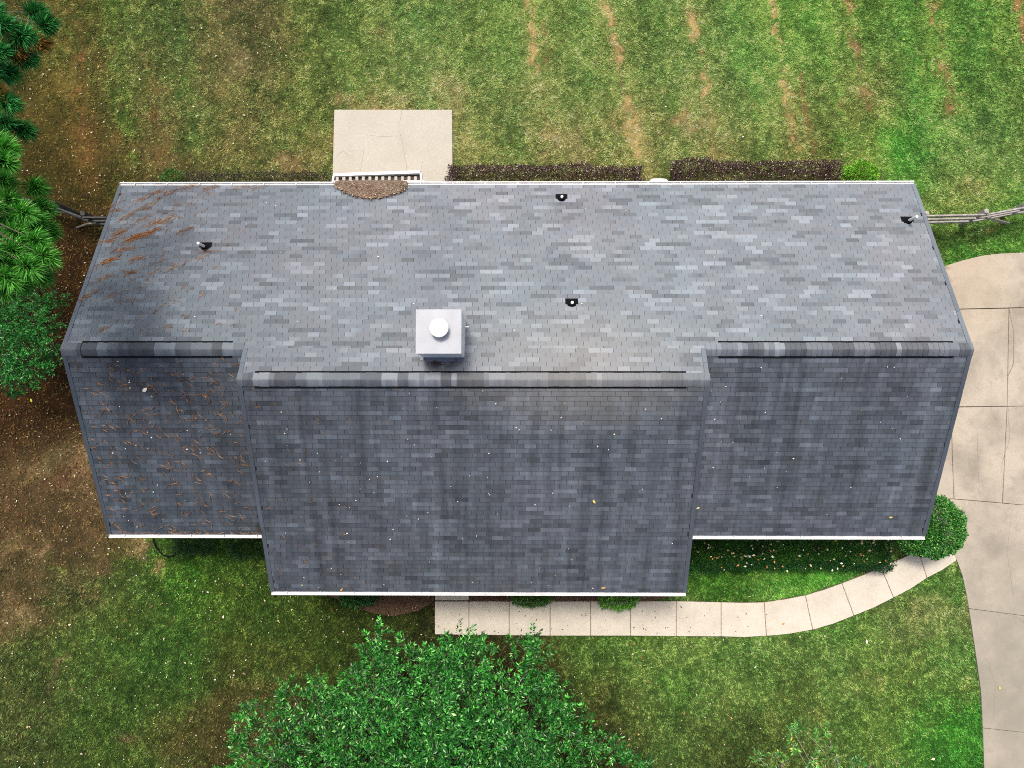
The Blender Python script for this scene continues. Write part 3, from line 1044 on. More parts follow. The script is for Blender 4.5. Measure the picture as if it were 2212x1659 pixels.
def tab_verts(plane, a, b_, v0, v1, jit=0.0):
    y0, z0, ny0, nz0 = tab_frame(plane, v0)
    y1, z1, _, _ = tab_frame(plane, v1 + .004)
    w0, w1, wb = .014 + jit, .004, .0005
    f = lambda x, y, z, w: (x, y + ny0 * w, z + nz0 * w)
    return [f(a, y0, z0, w0), f(b_, y0, z0, w0), f(b_, y1, z1, w1), f(a, y1, z1, w1),
            f(a, y0, z0, wb), f(b_, y0, z0, wb), f(b_, y1, z1, wb), f(a, y1, z1, wb)]


FN = [(0, 1, 2, 3), (4, 5, 1, 0), (5, 6, 2, 1), (7, 4, 0, 3)]
# the tabs that show largest from the camera become shingles of their own
areas = []
allv = [np.array(tab_verts(t[0], t[1], t[2], t[3], t[4], rng.uniform(-.002, .004))) for t in tabs]
tops = np.concatenate([v[:4] for v in allv])
pr = project(tops).reshape(-1, 4, 2)
d1, d2 = pr[:, 2] - pr[:, 0], pr[:, 3] - pr[:, 1]
areas = np.abs(d1[:, 0] * d2[:, 1] - d1[:, 1] * d2[:, 0]) / 2
full = np.array([abs((t[2] - t[1]) - (TABW - SLOT)) < .002 and abs(t[4] - t[3] - EXP) < .002 for t in tabs])
# covered by the ridge caps: not to be seen, so not single pieces
capped = np.array([(t[0] == 'mid' and t[4] > (-DD - YM) / CP - .22) for t in tabs])
chosen = set(np.argsort(-(areas * full * ~capped))[:300].tolist())


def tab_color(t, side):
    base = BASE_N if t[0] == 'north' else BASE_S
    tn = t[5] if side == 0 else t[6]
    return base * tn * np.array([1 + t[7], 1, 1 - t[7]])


Vs, Fs, Cs = [], [], []
for i, t in enumerate(tabs):
    if i in chosen:
        continue
    o_ = len(Vs) * 8
    Vs.append(allv[i])
    fl = FN if t[0] == 'north' else [f_[::-1] for f_ in FN]
    Fs += [[o_ + q for q in f_] for f_ in fl]
    cl, cr_ = tab_color(t, 0), tab_color(t, 1)
    Cs += [cl, cr_, cr_, cl] * 2
me = raw_mesh("shingle_courses", np.concatenate(Vs), Fs, np.array(Cs), [M['shingle']])
tag(link("shingle_courses", me, roof), kind="stuff")
cache = {}
for i in sorted(chosen):
    t = tabs[i]
    q = round((t[5] + t[6]) / 2 * 14) / 14
    key = (t[0], q, round(t[7] * 40))
    v = allv[i]
    org = v[4]
    if key not in cache:
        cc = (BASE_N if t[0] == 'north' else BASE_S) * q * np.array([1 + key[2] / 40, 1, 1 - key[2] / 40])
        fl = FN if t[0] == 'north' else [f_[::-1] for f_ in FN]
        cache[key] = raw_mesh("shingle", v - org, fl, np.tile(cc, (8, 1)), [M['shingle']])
    s_ = link("shingle", cache[key], roof)
    s_.location = org

# plain strips along the rakes


def rake(plane, xa, xb, va, vb, w=.021):
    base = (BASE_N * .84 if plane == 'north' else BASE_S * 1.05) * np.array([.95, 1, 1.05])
    V_, F_, C_ = [], [], []
    nseg = max(2, int((vb - va) / .9))
    for q in range(nseg):
        v0, v1 = va + (vb - va) * q / nseg, va + (vb - va) * (q + 1) / nseg - .004
        vv = tab_verts(plane, xa, xb, v0, v1, .004)
        y1, z1, n1_, n2_ = tab_frame(plane, v1)
        for r_ in (2, 3):
            vv[r_] = (vv[r_][0], y1 + n1_ * .019, z1 + n2_ * .019)
        F_ += [[len(V_) + k_ for k_ in (f_ if plane == 'north' else f_[::-1])] for f_ in FN]
        V_ += vv
        C_ += [base * rng.normal(1, .05)] * 8
    link("rake_strip", raw_mesh("rake_strip", V_, F_, np.array(C_), [M['shingle']]), roof)


rake('north', -XW - .02, -XW + RK - .004, 0, LN - .02)
rake('north', XW - RK + .004, XW + .02, 0, LN - .02)
rake('north', X1 - .02, X1 + RK - .004, LN - .02, (YE + DD) / CP - .04)
rake('north', X2 - RK + .004, X2 + .02, LN - .02, (YE + DD) / CP - .04)
rake('south', -XW - .02, -XW + RK - .004, 0, LN - .02)
rake('south', XW - RK + .004, XW + .02, 0, LN - .02)
rake('mid', X1 - .02, X1 + RK - .004, 0, (-DD - YM) / CP - .04)
rake('mid', X2 - RK + .004, X2 + .02, 0, (-DD - YM) / CP - .04)


# ridge vents and the caps nailed over them
def ridge(xa, xb, yr, zr, va, vb):
    """caps from xa to xb over a ridge at (yr, zr); a vent under them from va to vb"""
    hw = .165

    def arch(x0, x1, half, lift, th):
        """a folded cap: two leaves with a soft bend over the ridge"""
        sec = [(-half, -half * SL), (-.025, -.025 * SL - .001), (0, -.006), (.025, -.025 * SL - .001), (half, -half * SL)]
        nn = len(sec)
        V_ = []
        for x in (x0, x1):
            for d_, h_ in sec:
                V_.append((x, yr + d_, zr + h_ + lift + (th if x == x0 else th * .35)))
            for d_, h_ in sec:
                V_.append((x, yr + d_, zr + h_ + lift))
        return V_, nn

    def faces(nn):
        F_ = []
        k2 = 2 * nn
        for q in range(nn - 1):
            F_.append((q, q + 1, k2 + q + 1, k2 + q))
            F_.append((q, nn + q, nn + q + 1, q + 1))
            F_.append((k2 + q, k2 + q + 1, k2 + nn + q + 1, k2 + nn + q))
        F_.append((0, k2, k2 + nn, nn))
        F_.append((nn - 1, 2 * nn - 1, k2 + 2 * nn - 1, k2 + nn - 1))
        return F_

    if vb > va:
        V_, nn = arch(va, vb, hw + .040, .012, .022)
        link("ridge_vent", raw_mesh("ridge_vent", V_, faces(nn), None, [M['black']]), roof)
    x = xa
    lvl = 1.0
    left = 0
    caps = {}
    while x < xb - .03:
        if left <= 0:
            lvl = float(rng.choice([1.0, 1.0, .95, 1.3, 1.5, .62, .74]))
            left = int(rng.choice([1, 1, 2, 3, 4]))
        left -= 1
        x1_ = min(x + EXP, xb)
        over = va < (x + x1_) / 2 < vb
        lift = .034 if over else .020
        key = (lvl, over, round(x1_ - x, 2))
        if key not in caps:
            V_, nn = arch(0, x1_ - x + .012, hw, lift, .013)
            V_ = np.array(V_)
            V_[len(V_) // 2:, 2] -= .005          # each cap slips under the next
            V_[:, 1] -= yr
            V_[:, 2] -= zr
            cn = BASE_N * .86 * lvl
            cs = BASE_S * 1.22 * lvl  # south leaf takes the same base, shade included in its colour
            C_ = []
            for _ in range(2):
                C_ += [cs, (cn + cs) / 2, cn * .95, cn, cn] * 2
            caps[key] = raw_mesh("ridge_cap", V_, faces(nn), np.array(C_), [M['shingle']])
        c_ = link("ridge_cap", caps[key], roof)
        c_.location = (x, yr, zr)
        c_.scale = (1, 1 + rng.normal(0, .018), 1)
        x += EXP


def rx(px, py, yr, zr):
    return at(px, py, zr)[0]


ridge(-XW - .02, X1 - .03, 0, ZR, rx(174, 753, 0, ZR), rx(500, 753, 0, ZR))
ridge(X2 + .03, XW + .02, 0, ZR, rx(1553, 753, 0, ZR), rx(2063, 753, 0, ZR))
ridge(X1 - .02, X2 + .02, -DD, ZR + SL * DD, rx(549, 818, 0, ZR + SL * DD), rx(1484, 818, 0, ZR + SL * DD))

# ------------------------------------------------------------------ chimney
chz = 6.30
c0, c1 = at(898.4, 668.1, chz), at(996.8, 764.3, chz)
cx0, cx1, cy0, cy1 = c0[0], c1[0], c1[1], c0[1]
chim = MB()
chim.box((cx0 + .02, cy0 + .02, roof_z(cy1) - .25), (cx1 - .02, cy1 - .02, chz - .045))
chim = chim.build("chimney", plain('chimney_paint', (.84, .84, .84), .5, .08, 4.0), house)
b = MB()
zb = chz - .16
b.box((cx0 + .012, cy0 + .012, zb), (cx1 - .012, cy0 + .0198, chz - .046))
b.box((cx1 - .0198, cy0 + .012, zb), (cx1 - .012, cy1 - .012, chz - .046))
b.build("trim", M['white'], chim)
MB().box((cx0, cy0, chz - .045), (cx1, cy1, chz)).build("chimney_cap", M['white_metal'], chim, .006)
fc = at(948, 708, chz + .20)
b = MB()
b.lathe((fc[0], fc[1], chz), [(.185, 0), (.185, .02), (.150, .03), (.150, .13)], 24)
b.build("flue", M['white_metal'], chim)
b = MB()
b.lathe((fc[0], fc[1], chz + .165), [(.210, 0), (.212, .035), (.19, .05)], 28)
b.build("flue_cap", M['pvc'], chim)
MB().tube([(cx1 - .03, at(1008, 703, 5.6)[1], 5.35), (cx1 + .10, at(1008, 703, 5.6)[1], 5.35)], .018, 8).build("pipe_stub", M['pvc'], chim)
b = MB()
for s_ in (0, 1):
    yy = cy0 - .01 if s_ == 0 else cy1 + .01
b.prism([north_pt(cx0 - .05, cy0 - .09, .022), north_pt(cx1 + .05, cy0 - .09, .022), north_pt(cx1 + .05, cy0 + .03, .022), north_pt(cx0 - .05, cy0 + .03, .022)], (0, 0, -.004))
b.build("flashing", M['grille'], chim)

# ------------------------------------------------------------------ plumbing vents
for px, py, hh in ((444, 534, .34), (1213, 429, .10), (1235, 656, .10), (1960, 478, .36)):
    p = on_roof(px, py, 'north')
    vp = MB()
    vp.tube([(p[0], p[1], p[2] - .05), (p[0], p[1], p[2] + .10 + hh)], .036, 12, cap=False)
    zt2 = p[2] + .10 + hh
    vp.lathe((p[0], p[1], zt2 - .006), [(.036, 0), (.036, .006), (.027, .006), (.027, .003)], 14)
    vp = vp.build("vent_pipe", [M['pvc']], house)
    b = MB()
    b.prism([north_pt(p[0] - .16, p[1] - .02, .026), north_pt(p[0] + .16, p[1] - .02, .026), north_pt(p[0] + .16, p[1] + .13, .026), north_pt(p[0] - .16, p[1] + .13, .026)], (0, 0, -.006))
    b.lathe((p[0], p[1] - .01, p[2] - .05), [(.125, 0), (.115, .08), (.06, .13), (.04, .16)], 16)
    b.build("vent_boot", M['black'], vp)

# ------------------------------------------------------------------ white slatted awning over the patio door
L0, L1 = at(718, 386, 2.62), at(908, 378, 2.62)
aw = thing("slatted_awning", "narrow white slatted awning fixed above the concrete patio at the back eave", "awning", (0, 0, 0))
xa, xb = L0[0], L1[0]
yb = YE + .115
yf0, yf1 = at(722, 380, 2.62)[1], at(900, 373.5, 2.62)[1]
MB().box((xa - .02, yb, 2.50), (xb + .12, yb + .085, 2.62)).build("rear_beam", M['white'], aw, .006)
MB().bar((xa + .02, yf0 + .03, 2.57), (xb, yf1 + .03, 2.57), .085, .12).build("front_beam", M['white'], aw, .004)
b = MB()
b.bar((xa + .01, yb + .07, 2.57), (xa + .03, yf0, 2.57), .06, .12)
b.build("end_beam", M['white'], aw, .006)
MB().bar((xb + .03, yb + .07, 2.57), (xb + .01, yf1, 2.57), .06, .12).build("end_beam", M['white'], aw, .004)
b = MB()
b.prism([(xa + .02, yb + .08, 2.505), (xb, yb + .08, 2.505), (xb, yf1, 2.505), (xa + .02, yf0, 2.505)], (0, 0, -.02))
b.build("backing_board", M['dark_wood'], aw)
slat = None
for q in range(13):
    xx = xa + .13 + (xb - xa - .27) * q / 12
    b = MB()
    b.box((-.042, 0, 0), (.042, .12, .085))
    if slat is None:
        slat = b.build("slat", M['patio'], aw, .012)
        s_ = slat
    else:
        b.bm.free()
        s_ = link("slat", slat.data, aw)
    s_.location = (xx, yb + .088, 2.515)
    s_.rotation_euler = (0, 0, rng.normal(0, .03))
for px in (788, 801, 869, 877):
    p = on_roof(px, 406, 'north')
    MB().bar((p[0] - .02, yb + .02, 2.60), (p[0] + .03, p[1], p[2] + .035), .026, .02).build("bracket", M['white'], aw)

# ------------------------------------------------------------------ air conditioner by the back wall
a_ = at(1423, 384, .95)
ac = thing("air_conditioner", "white rounded air conditioning unit in the gap between two burgundy hedges", "air conditioner", (a_[0], a_[1] - .36, 0))
b = MB()
prof = []
for q in range(32):
    t = 2 * math.pi * q / 32
    ct, s_t = math.cos(t), math.sin(t)
    prof.append((.30 * math.copysign(abs(ct) ** .45, ct), .34 * math.copysign(abs(s_t) ** .45, s_t), .95))
b.prism(prof, (0, 0, -.87))
b.build("casing", M['white'], ac)
b = MB()
b.lathe((0, 0, .952), [(.23, 0), (.23, .006), (.10, .012)], 28)
b.build("fan_grille", M['grille'], ac)
b = MB()
for q in range(8):
    t = math.pi * q / 8
    b.bar((-.225 * math.cos(t), -.225 * math.sin(t), .972 + .001 * q), (.225 * math.cos(t), .225 * math.sin(t), .972 + .001 * q), .012, .008)
b.build("fan_guard", M['white'], ac)
MB().box((-.36, -.40, -.03), (.36, .40, .08)).build("base_pad", M['patio'], ac)

# ------------------------------------------------------------------ fences


def fence(label, pts, zt_, m, posts, drop=(0, .36, .72), group=None):
    """rails through the top-rail points, three deep"""
    root = thing("rail_fence", label, "fence", (pts[0][0], pts[0][1], 0), group)
    ox, oy = pts[0][0], pts[0][1]
    for a, b_ in zip(pts, pts[1:]):
        for d_ in drop:
            sag = rng.uniform(-.02, .02)
            mid = ((a[0] + b_[0]) / 2 - ox, (a[1] + b_[1]) / 2 - oy, zt_ - d_ + sag)
            pa_, pb_ = (a[0] - ox, a[1] - oy, zt_ - d_ + rng.uniform(-.02, .02)), (b_[0] - ox, b_[1] - oy, zt_ - d_ + rng.uniform(-.02, .02))
            d = Vector(pb_) - Vector(pa_)
            r_ = MB()
            r_.bar(Vector(pa_) + d * .012, Vector(pb_) - d * .012, .05, .13)
            r_.build("rail", m, root, .008)
    for x, y, h in posts:
        b = MB()
        b.box((x - ox - .065, y - oy - .065, -.1), (x - ox + .065, y - oy + .065, h))
        b.build("post", m, root, .014)
    return root


zf = 1.18
f0, f1, f2, f3 = at(1985, 467.8, zf), at(2128, 464.3, zf), at(2222, 447, zf), at(2330, 430, zf)
fr = fence("weathered three rail wooden fence running from the right gable end towards the concrete drive", [f0, f1, f2, f3], zf, M['weathered'],
           [(f1[0] - .02, f1[1] + .085, zf + .12), (at(2001, 462, zf)[0], f0[1] + .10, zf + .05), (f2[0], f2[1] + .09, zf + .1)])
b = MB()
ox, oy = f0[0], f0[1]
b.bar((f1[0] - ox + .1, f1[1] - oy - .05, 1.08), (at(2175, 478, .3)[0] - ox, f1[1] - oy - .02, .35), .04, .11)
b.build("brace", M['weathered'], fr, .006)
zf = 1.10
g0, g1, g2, g3 = at(20, 420, zf), at(118, 447.5, zf), at(179, 470.5, zf), at(250, 471.2, zf)
fl_ = fence("weathered rail fence with deep shade in its colour bending between the pine and the left gable end", [g0, g1, g2, g3], zf, M['shaded_wood'],
            [(g2[0] + .03, g2[1] + .11, zf + .08), (g1[0], g1[1] + .1, zf + .08)])
b = MB()
q0, q1 = at(165, 492, .05), at(212, 481, .12)
b.tube([q0, (q0 + q1) / 2 + np.array([0, .03, .03]), q1], [.03, .035, .02], 7)
tag(b.build("fallen_branch", M['twig']), "pale bare branch lying on brown soil below the dark rail fence", "branch")

# ------------------------------------------------------------------ garden hose loop
hp = [(262, 240), (272, 290), (292, 345), (340, 410), (395, 465), (460, 490), (515, 480), (560, 440)]
b = MB()
b.tube([tuple(at((400 + x / 4.424) / 1.38879, (1560 + y / 4.424) / 1.38879, .02)) for x, y in hp], .022, 8)
tag(b.build("garden_hose", M['black']), "black garden hose curving out from under the left front gutter", "hose")

# ------------------------------------------------------------------ foliage


def unit(v):
    return v / (np.linalg.norm(v, axis=-1, keepdims=True) + 1e-9)


def leaf_mesh(name, P_, D_, L_, W_, C_, mat_, up=.6, fold=.12, rs=rng):
    """diamond leaves: base P, direction D, length L, width W, colour C"""
    n_ = len(P_)
    D_ = unit(D_)
    nrm = unit(rs.normal(0, 1, (n_, 3)) + np.array([0, 0, up * 2.2]))
    S_ = unit(np.cross(D_, nrm))
    N_ = np.cross(S_, D_)
    L_ = np.asarray(L_)[:, None]
    W_ = np.asarray(W_)[:, None]
    V_ = np.empty((n_, 4, 3), np.float32)
    V_[:, 0] = P_
    mid = P_ + D_ * L_ * .48
    V_[:, 1] = mid + S_ * W_ * .5 + N_ * W_ * fold
    V_[:, 2] = P_ + D_ * L_ - N_ * L_ * .10
    V_[:, 3] = mid - S_ * W_ * .5 + N_ * W_ * fold
    i0 = np.arange(n_) * 4
    F_ = np.concatenate([np.stack([i0, i0 + 1, i0 + 2], 1), np.stack([i0, i0 + 2, i0 + 3], 1)])
    return raw_mesh(name, V_.reshape(-1, 3), F_, np.repeat(C_, 4, 0), [mat_])


def palette(n_, cols, probs, jit=.18):
    cols = np.array(cols)
    idx = rng.choice(len(cols), n_, p=np.array(probs) / sum(probs))
    return np.clip(cols[idx] * np.exp(rng.normal(0, jit, (n_, 1))) * (1 + rng.normal(0, .05, (n_, 3))), .002, .8)


def hedge(name, label, cat, x0, x1, y0, y1, h, n_, cols, probs, L=.05, group=None, droop=.0, trim=.2):
    """a clipped hedge: leaves crowd its sides and top, stems inside"""
    root = thing(name, label, cat, ((x0 + x1) / 2, (y0 + y1) / 2, 0), group)
    w_, d_ = x1 - x0, y1 - y0
    at_, as_, ae = w_ * d_, w_ * h, d_ * h
    face = rng.choice(5, n_, p=np.array([at_ * 1.3, as_, as_ * .8, ae, ae]) / (at_ * 1.3 + 1.8 * as_ + 2 * ae))
    u, v = rng.random(n_), rng.random(n_)
    dep = np.abs(rng.normal(0, .09, n_))
    P_ = np.empty((n_, 3)); D_ = np.empty((n_, 3))
    lump = (fbm(u * w_ * 2.2 + x0, v * 2.5, 5, 4) - .5) * trim * 3 + (rng.random(n_) < .05) * rng.random(n_) * .12
    for f_, (px_, py_, pz_, nx_, ny__, nz_) in enumerate((
            (u - .5, v - .5, None, 0, 0, 1), (u - .5, .5, v, 0, 1, 0), (u - .5, -.5, v, 0, -1, 0), (.5, u - .5, v, 1, 0, 0), (-.5, u - .5, v, -1, 0, 0))):
        s_ = face == f_
        fx = (px_ if not np.isscalar(px_) else np.full(n_, px_))[s_] * w_
        fy = (py_ if not np.isscalar(py_) else np.full(n_, py_))[s_] * d_
        fz = np.full(s_.sum(), h) if pz_ is None else v[s_] * h
        nn = np.array([nx_, ny__, nz_], float)
        off = (lump[s_] - dep[s_])[:, None] * nn
        P_[s_] = np.stack([fx, fy, fz], 1) + off
        D_[s_] = nn + rng.normal(0, .75, (s_.sum(), 3))
    # round the upper edges
    ex = np.clip((np.abs(P_[:, 0]) - (w_ / 2 - .16)) / .16, 0, 1.4)
    ey = np.clip((np.abs(P_[:, 1]) - (d_ / 2 - .2)) / .2, 0, 1.4)
    P_[:, 2] -= np.maximum(ex, ey) ** 2 * .13 * (P_[:, 2] / h)
    P_[:, 2] = np.maximum(P_[:, 2], .01)
    sz = rng.uniform(.6, 1.25, n_) * L
    link("foliage", leaf_mesh("foliage", P_, D_, sz, sz * rng.uniform(.4, .6, n_), palette(n_, cols, probs), M['small_leaf'], .5), root)
    b = MB()
    for q in range(max(3, int(w_ / .35))):
        bx, by = rng.uniform(-.45, .45) * w_, rng.uniform(-.3, .3) * d_
        for _ in range(3):
            b.tube([(bx, by, -.02), (bx + rng.normal(0, .06), by + rng.normal(0, .06), h * .5), (bx + rng.normal(0, .15), by + rng.normal(0, .15), h * .88)], [.014, .010, .004], 5, cap=False)
    tag(b.build("stems", M['bark'], root), kind="stuff")
    return root


BUR = [(.060, .026, .026), (.095, .040, .040), (.034, .020, .018), (.045, .065, .022), (.60, .52, .48)]
BURP = [5, 3, 3, .8, .9]
h1a, h1b = at(395, 372, .6), at(706, 372, .6)
hedge("hedge", "low dark hedge left of the patio along the back gutter, dotted with green", "hedge", h1a[0], h1b[0], 4.55, at(550, 369.5, .6)[1], .62, 16000,
      [(.030, .030, .018), (.045, .026, .026), (.020, .018, .014), (.035, .060, .018), (.35, .32, .26)], [4, 3, 3, 2, .35], .045, "burgundy hedges along the back wall")
h2a, h2b = at(966, 352, .85), at(1388, 352, .85)
hedge("hedge", "burgundy hedge between the concrete patio and the white air conditioner", "hedge", h2a[0], h2b[0], 4.62, at(1180, 354, .85)[1], .85, 26000, BUR, BURP, .055, "burgundy hedges along the back wall")
h3a, h3b = at(1460, 342, .95), at(1820, 342, .95)
hedge("hedge", "tallest burgundy hedge with pale flecks beside the lime green shrub", "hedge", h3a[0], h3b[0], 4.62, at(1640, 343, .95)[1], .95, 26000, BUR, BURP, .055, "burgundy hedges along the back wall")
h4a, h4b = at(1470, 1232, .55), at(1930, 1232, .55)
hedge("hedge", "dark green front hedge sprinkled with fallen leaves above the curved walkway", "hedge", h4a[0], h4b[0], at(1700, 1233, .55)[1], -4.55, .66, 46000,
      [(.007, .056, .007), (.011, .085, .010), (.005, .034, .005), (.03, .12, .014)], [4, 4, 3, .7], .048)
for px0, px1, py1, lab in ((368, 447, 1198, "clipped dark green shrub nearest the hose under the left front gutter"),
                           (484, 600, 1206, "clipped dark green shrub tucked against the corner of the middle block")):
    a_, b_ = at(px0, 1190, .6), at(px1, 1190, .6)
    hedge("shrub", lab, "shrub", a_[0], b_[0], at(420, py1, .6)[1], -4.62, .6, 5500, [(.008, .050, .012), (.014, .080, .018), (.006, .028, .008), (.06, .10, .04)], [4, 3, 3, .3], .04,
          "dark shrubs under the left front gutter")


def ball_shrub(name, label, c, rad, n_, cols, probs, L, group=None, wild=.1, stems=8):
    root = thing(name, label, "shrub", (c[0], c[1], 0), group)
    d_ = unit(rng.normal(0, 1, (n_, 3)))
    d_[:, 2] = np.where(d_[:, 2] < -.35, -d_[:, 2], d_[:, 2])
    lump = 1 + (fbm(d_[:, 0] * 3 + 9, d_[:, 1] * 3 + d_[:, 2] * 2, 21, 3) - .5) * wild * 3
    r_ = (1 - np.abs(rng.normal(0, .10, n_))) * lump
    P_ = d_ * r_[:, None] * np.array(rad) + np.array([0, 0, c[2]])
    P_[:, 2] = np.maximum(P_[:, 2], .02)
    sz = rng.uniform(.6, 1.3, n_) * L
    link("foliage", leaf_mesh("foliage", P_, d_ + rng.normal(0, .7, (n_, 3)), sz, sz * rng.uniform(.4, .62, n_), palette(n_, cols, probs), M['small_leaf'], .5), root)
    b = MB()
    for q in range(stems):
        e = unit(rng.normal(0, 1, 3) + np.array([0, 0, 1.0]))
        tip = e * np.array(rad) * .85 + np.array([0, 0, c[2]])
        b.tube([(rng.normal(0, .04), rng.normal(0, .04), -.02), tuple(tip * .5), tuple(tip)], [.016, .011, .004], 5, cap=False)
    tag(b.build("stems", M['bark'], root), kind="stuff")
    return root


rc = at(2008, 1138, .75)
ball_shrub("shrub", "large round clipped green shrub at the front corner beside the concrete drive", (rc[0], rc[1], .72), (.92, .92, .78), 19000,
           [(.036, .190, .026), (.062, .270, .040), (.014, .085, .012), (.28, .52, .12)], [4, 4, 3, 1.6], .062, wild=.16)
p = at(1862, 371, .6)
ball_shrub("shrub", "bright lime green shrub at the right end of the back hedge", (p[0], p[1] - .05, .4), (.50, .38, .40), 2600, [(.20, .48, .03), (.12, .34, .02), (.06, .18, .02), (.34, .58, .07)], [4, 3, 2, 1], .07, wild=.25)
p = at(372, 382, .4)
ball_shrub("shrub", "small bright green weed at the left end of the back hedge", (p[0], p[1] - .05, .3), (.36, .26, .3), 1500, [(.05, .15, .02), (.03, .10, .015), (.08, .20, .03)], [4, 3, 1], .05, wild=.25)
for px, py, rr, ry, lab, cols in ((772, 1294, .55, .28, "dark green leafy shrub in the mulch left of the front step", [(.022, .12, .02), (.012, .07, .012), (.05, .20, .04)]),
                                  (1148, 1296, .58, .26, "straggly green shrub spilling over the second walkway joint right of the step", [(.07, .20, .03), (.04, .13, .02), (.14, .30, .06)]),
                                  (1338, 1297, .58, .34, "fresh yellow green shrub leaning over the walkway near its bare mulch end", [(.12, .36, .03), (.06, .20, .02), (.22, .46, .07)])):
    p = at(px, py, .45)
    ball_shrub("shrub", lab, (p[0], p[1] + .15, .32), (rr, ry + .10, .32), 2200, cols, [4, 3, 1], .075, "shrubs in the front mulch beds", .3)


def limb(b, p0, p1, r0, r1, sag=.0, n_=5):
    p0, p1 = np.array(p0, float), np.array(p1, float)
    L_ = np.linalg.norm(p1 - p0)
    pts = []
    for q in range(n_ + 1):
        t = q / n_
        pts.append(tuple(p0 + (p1 - p0) * t + np.array([0, 0, math.sin(math.pi * t) * sag * L_]) + (rng.normal(0, .02 * L_, 3) if 0 < q < n_ else 0)))
    b.tube(pts, [r0 + (r1 - r0) * q / n_ for q in range(n_ + 1)], 7, cap=False)


def broadleaf(name, label, base, clumps, cols, probs, L=.11, dens=950, spr=8, group=None, fork=2.2, twig_m='bark', yellow=.0, trunk_r=.16, shell=.55):
    """clumps: (x, y, z, r): sprigs of leaves on the ends of limbs"""
    root = thing(name, label, "tree", (base[0], base[1], 0), group)
    bx = np.array([base[0], base[1], 0])
    tb = MB()
    top = np.array([0, 0, fork])
    tb.tube([(0, 0, -.1), (.03, .02, fork * .5), tuple(top)], [trunk_r * 1.25, trunk_r, trunk_r * .85], 10)
    for c_ in clumps:
        e = np.array(c_[:3]) - bx
        limb(tb, top + rng.normal(0, .05, 3), e - np.array([0, 0, c_[3] * .3]), trunk_r * .15, .006, .10)
        for _ in range(4):
            dd = unit(rng.normal(0, 1, 3)) * c_[3] * .8
            limb(tb, e - np.array([0, 0, c_[3] * .3]), e + dd, .010, .003, 0, 3)
    tb.build("trunk", M[twig_m], root)
    PP, DDr, TT = [], [], []
    per = 2 * spr
    for x, y, z, r in clumps:
        nt = max(5, int(dens * r * r / per))
        d_ = unit(rng.normal(0, 1, (nt, 3)) * np.array([1, 1, .8]) + np.array([0, 0, .30]))
        st = np.array([x, y, z]) - bx + d_ * (r * rng.uniform(.05, .62, (nt, 1)))
        ln_ = r * rng.uniform(.35, .75, (nt, 1)) + L * .8
        sd = unit(np.cross(d_, unit(rng.normal(0, .5, (nt, 3)) + np.array([0, 0, 1.0]))))
        tone_ = np.exp(rng.normal(0, .30, (nt, 1)))
        for q in range(per):
            t = (q + .5) / per
            sgn_ = 1 if q % 2 else -1
            droop = np.array([0, 0, -.12]) * t * t * ln_
            PP.append(st + d_ * ln_ * t + droop)
            w_ = .25 + .9 * t ** 2
            DDr.append(d_ * w_ + sd * sgn_ * (1.15 - .6 * t) + rng.normal(0, .28, (nt, 3)))
            TT.append(tone_)
    PP, DDr, TT = np.concatenate(PP), np.concatenate(DDr), np.concatenate(TT)
    n_ = len(PP)
    C_ = np.clip(palette(n_, cols, probs, .22) * TT, .002, .75)
    sz = rng.uniform(.65, 1.25, n_) * L
    link("crown", leaf_mesh("crown", PP, DDr, sz, sz * rng.uniform(.34, .48, n_), C_, M['leaf'], .55), root)
    return root


def cl(lst):
    return [(*at(px, py, z), r) for px, py, z, r in lst]


front = [(822, 1362, 4.0, .22), (806, 1395, 4.0, .30), (800, 1425, 4.2, .40), (872, 1398, 4.2, .28), (845, 1450, 4.5, .55), (905, 1440, 4.6, .5), (929, 1418, 4.5, .26), (944, 1440, 4.8, .35),
         (1038, 1375, 4.9, .22), (1030, 1405, 4.9, .30), (985, 1390, 5.0, .36), (966, 1412, 5.1, .36), (1003, 1440, 5.3, .55), (1055, 1450, 5.2, .42), (960, 1490, 5.7, .7), (1068, 1480, 5.3, .45),
         (1118, 1392, 3.7, .26), (1150, 1382, 3.8, .24), (1160, 1415, 3.9, .30), (1146, 1445, 4.0, .34), (1172, 1470, 4.0, .40), (1186, 1510, 4.0, .40), (1214, 1545, 4.0, .40), (1238, 1580, 4.0, .36),
         (762, 1470, 4.3, .30), (780, 1440, 4.2, .25), (688, 1482, 4.2, .26), (672, 1500, 4.2, .26), (622, 1492, 4.0, .22), (596, 1502, 4.0, .26), (612, 1525, 4.0, .30), (550, 1525, 3.8, .26),
         (532, 1550, 3.7, .30), (528, 1585, 3.6, .36), (520, 1630, 3.6, .42), (740, 1500, 4.5, .45), (705, 1545, 4.8, .6), (640, 1565, 4.4, .5), (590, 1570, 4.2, .36), (800, 1530, 5.2, .8),
         (880, 1530, 5.6, .8), (960, 1570, 6.0, .8), (1035, 1540, 5.8, .7), (1100, 1530, 5.5, .55), (1128, 1490, 5.2, .36), (1125, 1590, 5.6, .65), (1050, 1630, 6.2, .8), (940, 1650, 6.3, .9), (840, 1620, 5.8, .8),
         (750, 1615, 5.2, .75), (655, 1630, 4.6, .65), (580, 1640, 4.2, .5), (1190, 1610, 5.0, .5), (1260, 1630, 4.4, .42), (1316, 1590, 3.8, .20), (1330, 1620, 3.9, .30), (1372, 1640, 3.6, .26), (1288, 1600, 3.9, .26), (1266, 1548, 3.9, .18),
         (490, 1660, 3.4, .30), (1225, 1655, 4.6, .45), (1160, 1655, 5.4, .6), (1395, 1665, 3.6, .26)]
